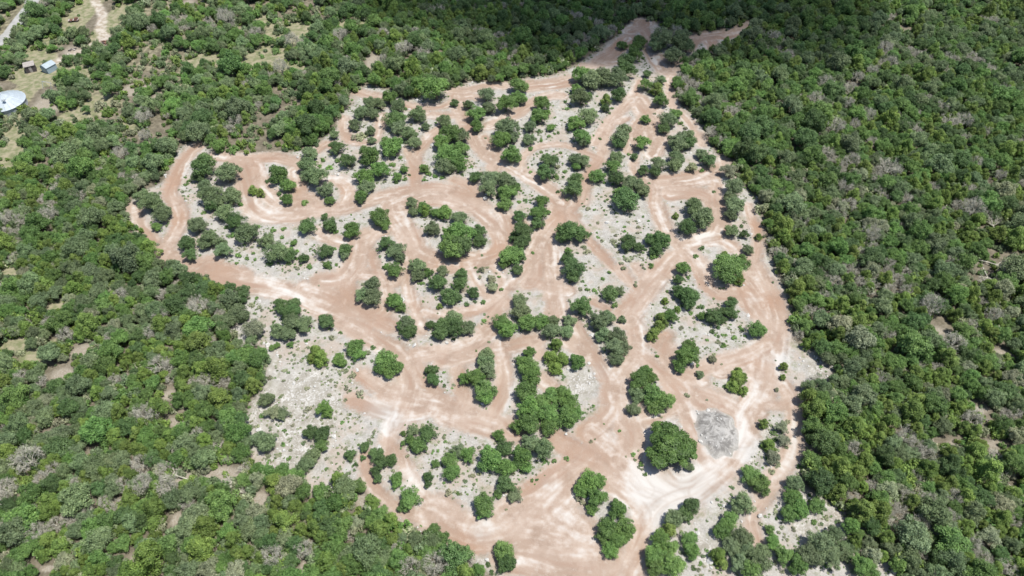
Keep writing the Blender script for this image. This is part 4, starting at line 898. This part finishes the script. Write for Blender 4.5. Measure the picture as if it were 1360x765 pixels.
scatter('weeds', np.stack([wx, wy, ZZ[jj, ii] - .02], 1), np.stack([ws, ws, ws * .7], 1), np.stack([wx * 0, wx * 0, wr.uniform(0, 6.28, len(wx))], 1),
        wr.integers(0, 5, len(wx)), [tint('p' if a < .45 else 'b' if a < .75 else 'g', 1.0, wr) for a in wr.random(len(wx))], [so[:5]], 'scattered weeds and tufts on the gravel')
n = 24000; uy = wr.uniform(30, 300, n); ux = (wr.random(n) * 2 - 1) * (0.76 * (uy * SA + CAMH * CA) + 10)
ok = ~inside([tuple(p) for p in clearW], ux, uy); rdd, _, _ = seg_dist(roadp, ux, uy); ok &= rdd > 3.5
inyard = np.zeros(n, bool)
for x_, y_, a_, b_ in gapw[:16]: inyard |= (((ux - x_) / a_) ** 2 + ((uy - y_) / b_) ** 2 < 1)
inyard &= True; ok &= ~inyard | (wr.random(n) < .08); og = np.zeros(n, bool)
for x_, y_, a_, b_ in gapw: og |= (((ux - x_) / a_) ** 2 + ((uy - y_) / b_) ** 2 < 1)
ok &= ~og | (wr.random(n) < .3)
ux, uy = ux[ok], uy[ok]; us = np.clip(wr.lognormal(-.15, .42, len(ux)), .3, 1.8)
scatter('undergrowth', np.stack([ux, uy, 0 * ux - .03], 1), np.stack([us, us, us * wr.uniform(1.0, 2.0, len(us))], 1), np.stack([ux * 0, ux * 0, wr.uniform(0, 6.28, len(ux))], 1),
        wr.integers(0, 5, len(ux)), [tint(random.choice('gbbjp'), 1.0, wr) for _ in range(len(ux))], [so[:5]], 'low undergrowth on the forest floor')
# ------------------------------------------------------------------ loose limestone
def rock_mesh(r):
    bm = bmesh.new(); bmesh.ops.create_icosphere(bm, subdivisions=1, radius=1)
    for v in bm.verts: v.co *= r.uniform(.7, 1.15)
    return bm
rocks = []
for i in range(4):
    bm = rock_mesh(wr); me = bpy.data.meshes.new('boulder'); bm.to_mesh(me); bm.free(); me.materials.append(M_ROCK); rocks.append(me)
BO = [(1058,207,4.5,'white boulder in the forest right of the track crossing'),(766,512,2.2,'grey boulder in the white stone heap'),(988,378,2.2,'small dark topped boulder on the pale fork by the right islet'),(690,505,1.8,'pale boulder beside the big green thicket'),
      (1075,662,3.2,'white boulder by the stony bottom right corner'),(1088,668,3.0,'white boulder nearest the lone round shrub at bottom right'),(1050,660,2.6,'white boulder left of the stony bottom right corner'),(1062,690,2.6,'white boulder under the oaks at the bottom right')]
bo = []
for i, (px, py, s, l) in enumerate(BO):
    x, y, dep = P(px, py); o = link('boulder', rocks[i % 4]); r = s * dep / FPX; o.location = (x, y, height(x, y) + r * .2); o.scale = (r, r * .8, r * .55); o.rotation_euler.z = i * 1.3
    tag(o, l, 'rock', 'boulders'); bo.append(o)
n = 60000; wx = wr.uniform(-104, 76, n); wy = wr.uniform(38, 243, n)
ii = np.clip(np.searchsorted(GX, wx), 0, nX - 1); jj = np.clip(np.searchsorted(GY, wy), 0, nY - 1)
pr = np.clip(rub[jj, ii], 0, 1) * 1.1 * np.clip((fbm(wx / 2.2 + 60, wy / 2.2, 3) - .42) * 6, .06, 1) + .10 + mound[jj, ii] * -.05 + .25 * np.exp(-((track[jj, ii] + .4) / .6) ** 2)
ok = (wr.random(n) < pr) & (track[jj, ii] < .2) & (clear[jj, ii] > -1)
wx, wy, ii, jj = wx[ok], wy[ok], ii[ok], jj[ok]; ws = np.clip(wr.lognormal(-2.25, .75, len(wx)), .05, .9)
scatter('limestone_rubble', np.stack([wx, wy, ZZ[jj, ii]], 1), np.stack([ws, ws * .8, ws * .6], 1), wr.uniform(0, 6.28, (len(wx), 3)) * [.1, .1, 1],
        wr.integers(0, 4, len(wx)), np.ones((len(wx), 3)), [bo[:4]], 'loose pale limestone rubble on the slopes and banks')

# ------------------------------------------------------------------ tank, sheds and junk at the far upper left
M_ZINC = plain('galvanised_sheet', (.46, .51, .55), .40, .3, var=.12, scale=.8)
M_WALLT = plain('tank_wall_steel', (.42, .45, .47), .5, .4, var=.15, scale=1)
M_BLUE = plain('pale_blue_metal', (.36, .42, .46), .5, .1, var=.08, scale=1)
M_BLUEW = plain('blue_grey_cladding', (.30, .38, .44), .6, 0, var=.08, scale=1)
M_GREYR = plain('weathered_grey_roof', (.34, .31, .29), .85, 0, var=.25, scale=1.5)
M_DKW = plain('dark_weathered_boards', (.10, .085, .085), .9, 0, var=.3, scale=2)
M_RUST = plain('rusty_steel', (.20, .11, .085), .8, .2, var=.4, scale=1.2)
M_DOOR = plain('white_paint', (.66, .67, .68), .6)
def root(name, px, py, rz, label, cat):
    x, y, d = P(px, py); o = bpy.data.objects.new(name, None); COL.objects.link(o); o.location = (x, y, height(x, y)); o.rotation_euler.z = rz
    tag(o, label, cat); return o, d
# tank: low corrugated wall, conical roof of sheet-metal sectors, hatch and vent at the apex
t, d = root('water_tank', 10, 142, 0, 'round water tank with shiny conical metal roof at the left edge', 'tank')
TR = 25.5 * d / FPX; th = 2.0
mb = MB(); n = 64
ring = [[mb.bm.verts.new(((TR * .97 + .05 * (j % 2)) * math.cos(2 * math.pi * i / n), (TR * .97 + .05 * (j % 2)) * math.sin(2 * math.pi * i / n), j * th / 14 - .1)) for i in range(n)] for j in range(15)]
for j in range(14):
    for i in range(n): mb.bm.faces.new((ring[j][i], ring[j][(i + 1) % n], ring[j + 1][(i + 1) % n], ring[j + 1][i]))
mb.build('tank_wall', M_WALLT, t)
NS = 24; mb = MB(); h1 = th + 2.3
a0, a1 = 0, 2 * math.pi / NS
v = [(.45, 0), (TR * 1.02, 0)]
c, s = math.cos(a1), math.sin(a1)
up = [Vector((.5, 0, h1)), Vector((TR * 1.03, 0, th - .05)), Vector((TR * 1.03 * c, TR * 1.03 * s, th - .05)), Vector((.5 * c, .5 * s, h1))]
lo = [p + Vector((0, 0, -.04)) for p in up]
mb.poly(up); mb.poly(lo[::-1])
for i in range(4): mb.poly([up[i], lo[i], lo[(i + 1) % 4], up[(i + 1) % 4]])
mb.tube(up[0] + Vector((0, 0, .02)), up[1] + Vector((0, 0, .02)), .06, .06, 5)
pm = mb.mesh('roof_panel', M_ZINC)
for i in range(NS): o = link('roof_panel', pm, t); o.rotation_euler.z = i * a1
mb = MB(); mb.tube((0, 0, h1 - .06), (0, 0, h1 + .25), .62, .5, 16); mb.build('vent_cap', M_ZINC, t)
mb = MB(); mb.box((2.2, -2.6, h1 - .35), (.8, .8, .25)); mb.build('hatch', M_WALLT, t)
mb = MB(); mb.tube((TR * .98, -1, -.1), (TR * .98, -1, th + .2), .07, .07); mb.tube((TR * .98, -1, th * .3), (TR + 1.1, -1.3, .15), .07, .07); mb.build('pipe', M_WALLT, t)
# dark shed with weathered single-pitch board roof
t, d = root('garden_shed', 42.5, 94, R(28), 'small dark board shed with weathered grey roof near the water tank', 'shed')
w = 13.5 * d / FPX; dp = w * .85; hh = 2.1
mb = MB(); mb.box((0, 0, hh / 2 - .05), (w * .9, dp * .9, hh)); mb.build('wall', M_DKW, t)
mb = MB(); mb.box((0, 0, 0), (w / 8 - .015, dp * 1.02, .07)); pm = mb.mesh('roof_plank', M_GREYR)
for i in range(8): o = link('roof_plank', pm, t); o.location = ((i - 3.5) * w / 8, 0, hh + .18 + (i % 2) * .012); o.rotation_euler.x = R(5)
mb = MB(); mb.box((0, -dp * .45 - .03, .9), (.8, .05, 1.8)); mb.build('door', M_GREYR, t)
# blue-grey metal shed with a gable roof and double door
t, d = root('metal_shed', 67, 93.5, R(-28), 'pale blue metal shed with gable roof beside the dark shed', 'shed')
w = 12.5 * d / FPX; dp = w * 1.15; hh = 1.9; rg = .75
mb = MB(); mb.prism([(-w / 2, -.05), (w / 2, -.05), (w / 2, hh), (0, hh + rg - .05), (-w / 2, hh)], -dp / 2, dp / 2); mb.build('wall', M_BLUEW, t)
sl = math.atan2(rg, w / 2); Lr = math.hypot(rg, w / 2) + .22
for s_ in (-1, 1):
    mb = MB(); mb.box((0, 0, 0), (Lr, dp + .3, .05))
    for i in range(9): mb.box((0, -dp / 2 + i * dp / 8, .04), (Lr, .05, .05))
    o = mb.build('roof_panel', M_BLUE, t); o.location = (s_ * (w / 4 + .05), 0, hh + rg / 2 + .04); o.rotation_euler.y = s_ * sl
for s_ in (-1, 1):
    mb = MB(); mb.box((s_ * .42, -dp / 2 - .03, .85), (.8, .05, 1.7)); dq = mb.build('door', M_BLUE, t)
mb = MB(); mb.box((.1, -dp / 2 - .07, .9), (.04, .04, .25)); mb.build('handle', M_DOOR, dq)
# rusty flatbed trailer with a junk box on it
t, d = root('rusty_trailer', 98.5, 28.5, R(12), 'rusty brown flatbed trailer with broken boards on the grass', 'trailer')
w = 13 * d / FPX
mb = MB(); mb.box((0, 0, .55), (w, w * .42, .12)); mb.tube((w / 2, 0, .5), (w / 2 + .9, 0, .4), .06, .05); mb.build('frame', M_RUST, t)
for i in range(7):
    mb = MB(); mb.box((-w / 2 + (i + .5) * w / 7, 0, .64 + .03 * (i % 3)), (w / 7 - .05, w * .42, .05)); mb.build('plank', M_GREYR if i % 3 == 0 else M_RUST, t)
for sx in (-.25, .3):
    for sy in (-1, 1):
        mb = MB(); mb.tube((sx * w, sy * w * .22 - .1, .32), (sx * w, sy * w * .22 + .1, .32), .32, .32, 14); mb.build('wheel', M_DKW, t)
mb = MB(); mb.box((w * .28, .1, .9), (w * .3, w * .3, .5)); mb.build('crate', M_RUST, t)
# scrap heap beside the lane
t, d = root('scrap_heap', 139, 56.5, R(-10), 'heap of reddish scrap iron beside the pale lane', 'scrap')
for i in range(9):
    mb = MB(); mb.box((random.uniform(-1.2, 1.2), random.uniform(-.6, .6), .2 + .15 * (i % 3)), (random.uniform(.5, 1.6), random.uniform(.2, .5), .18), Matrix.Rotation(random.uniform(0, 3), 3, 'Z') @ Matrix.Rotation(random.uniform(-.4, .4), 3, 'X'))
    mb.build('scrap_piece', M_RUST if i % 3 else M_DKW, t)
t, d = root('scrap_heap', 97, 66, R(20), 'dark scrap pieces on the bare patch above the metal shed', 'scrap')
for i in range(6):
    mb = MB(); mb.box((random.uniform(-1.3, 1.3), random.uniform(-.5, .5), .2), (random.uniform(.4, 1.2), random.uniform(.2, .6), .3), Matrix.Rotation(random.uniform(0, 3), 3, 'Z')); mb.build('scrap_piece', M_DKW if i % 2 else M_GREYR, t)
t, d = root('white_drum', 115.5, 54.5, 0, 'small white drum at the foot of a dark oak', 'drum')
mb = MB(); mb.tube((0, 0, 0), (0, 0, .9), .42, .42, 16); mb.build('barrel_body', M_DOOR, t); mb = MB(); mb.tube((0, 0, .9), (0, 0, .96), .45, .43, 16); mb.build('lid', M_ZINC, t)
# bare tube frame (old swing) behind the tank
t, d = root('tube_frame', 66, 117.5, R(-15), 'grey A shaped tube frame between the tank and metal shed', 'frame')
for sx in (-1.5, 1.5):
    for sy in (-1, 1): mb = MB(); mb.tube((sx, sy, 0), (sx, 0, 2.1), .05, .05); mb.build('leg', M_ZINC, t)
mb = MB(); mb.tube((-1.6, 0, 2.12), (1.6, 0, 2.12), .06, .06); mb.build('crossbar', M_ZINC, t)

# ------------------------------------------------------------------ the cloud whose shade lies over the far woods
def cloud(cx, cy, rx, ry, dens):
    z = 420.0; k = z / sd.z
    bm = bmesh.new(); bmesh.ops.create_icosphere(bm, subdivisions=5, radius=1)
    for v in bm.verts:
        q = v.co.copy(); f = 1 + .34 * (mnoise.noise(q * 1.7 + Vector((3, 1, 8))) ) + .16 * mnoise.noise(q * 4.1)
        v.co = Vector((q.x * rx * f, q.y * ry * f, q.z * 34 * f * (1 if q.z > 0 else .5)))
    me = bpy.data.meshes.new('cloud'); bm.to_mesh(me); bm.free()
    m = bpy.data.materials.new('cloud_vapour'); m.use_nodes = True; nt_ = m.node_tree; nt_.nodes.remove(nt_.nodes['Principled BSDF'])
    vv = nt_.nodes.new('ShaderNodeVolumePrincipled'); vv.inputs['Color'].default_value = (.98, .98, .98, 1); vv.inputs['Density'].default_value = dens; vv.inputs['Anisotropy'].default_value = .3
    nt_.links.new(vv.outputs[0], nt_.nodes['Material Output'].inputs['Volume']); me.materials.append(m)
    o = link('cloud', me, None, (cx + sd.x * k, cy + sd.y * k, z)); return tag(o, 'white cloud shading the far end of the woodland', None, None, 'structure')
cloud(40, 298, 103, 96, .062)
print('trees clearing', len(items), 'forest', len(forest), 'rest', len(rest), 'shrubs', len(shrubs), 'dead', len(dead), 'grid', nX, nY)
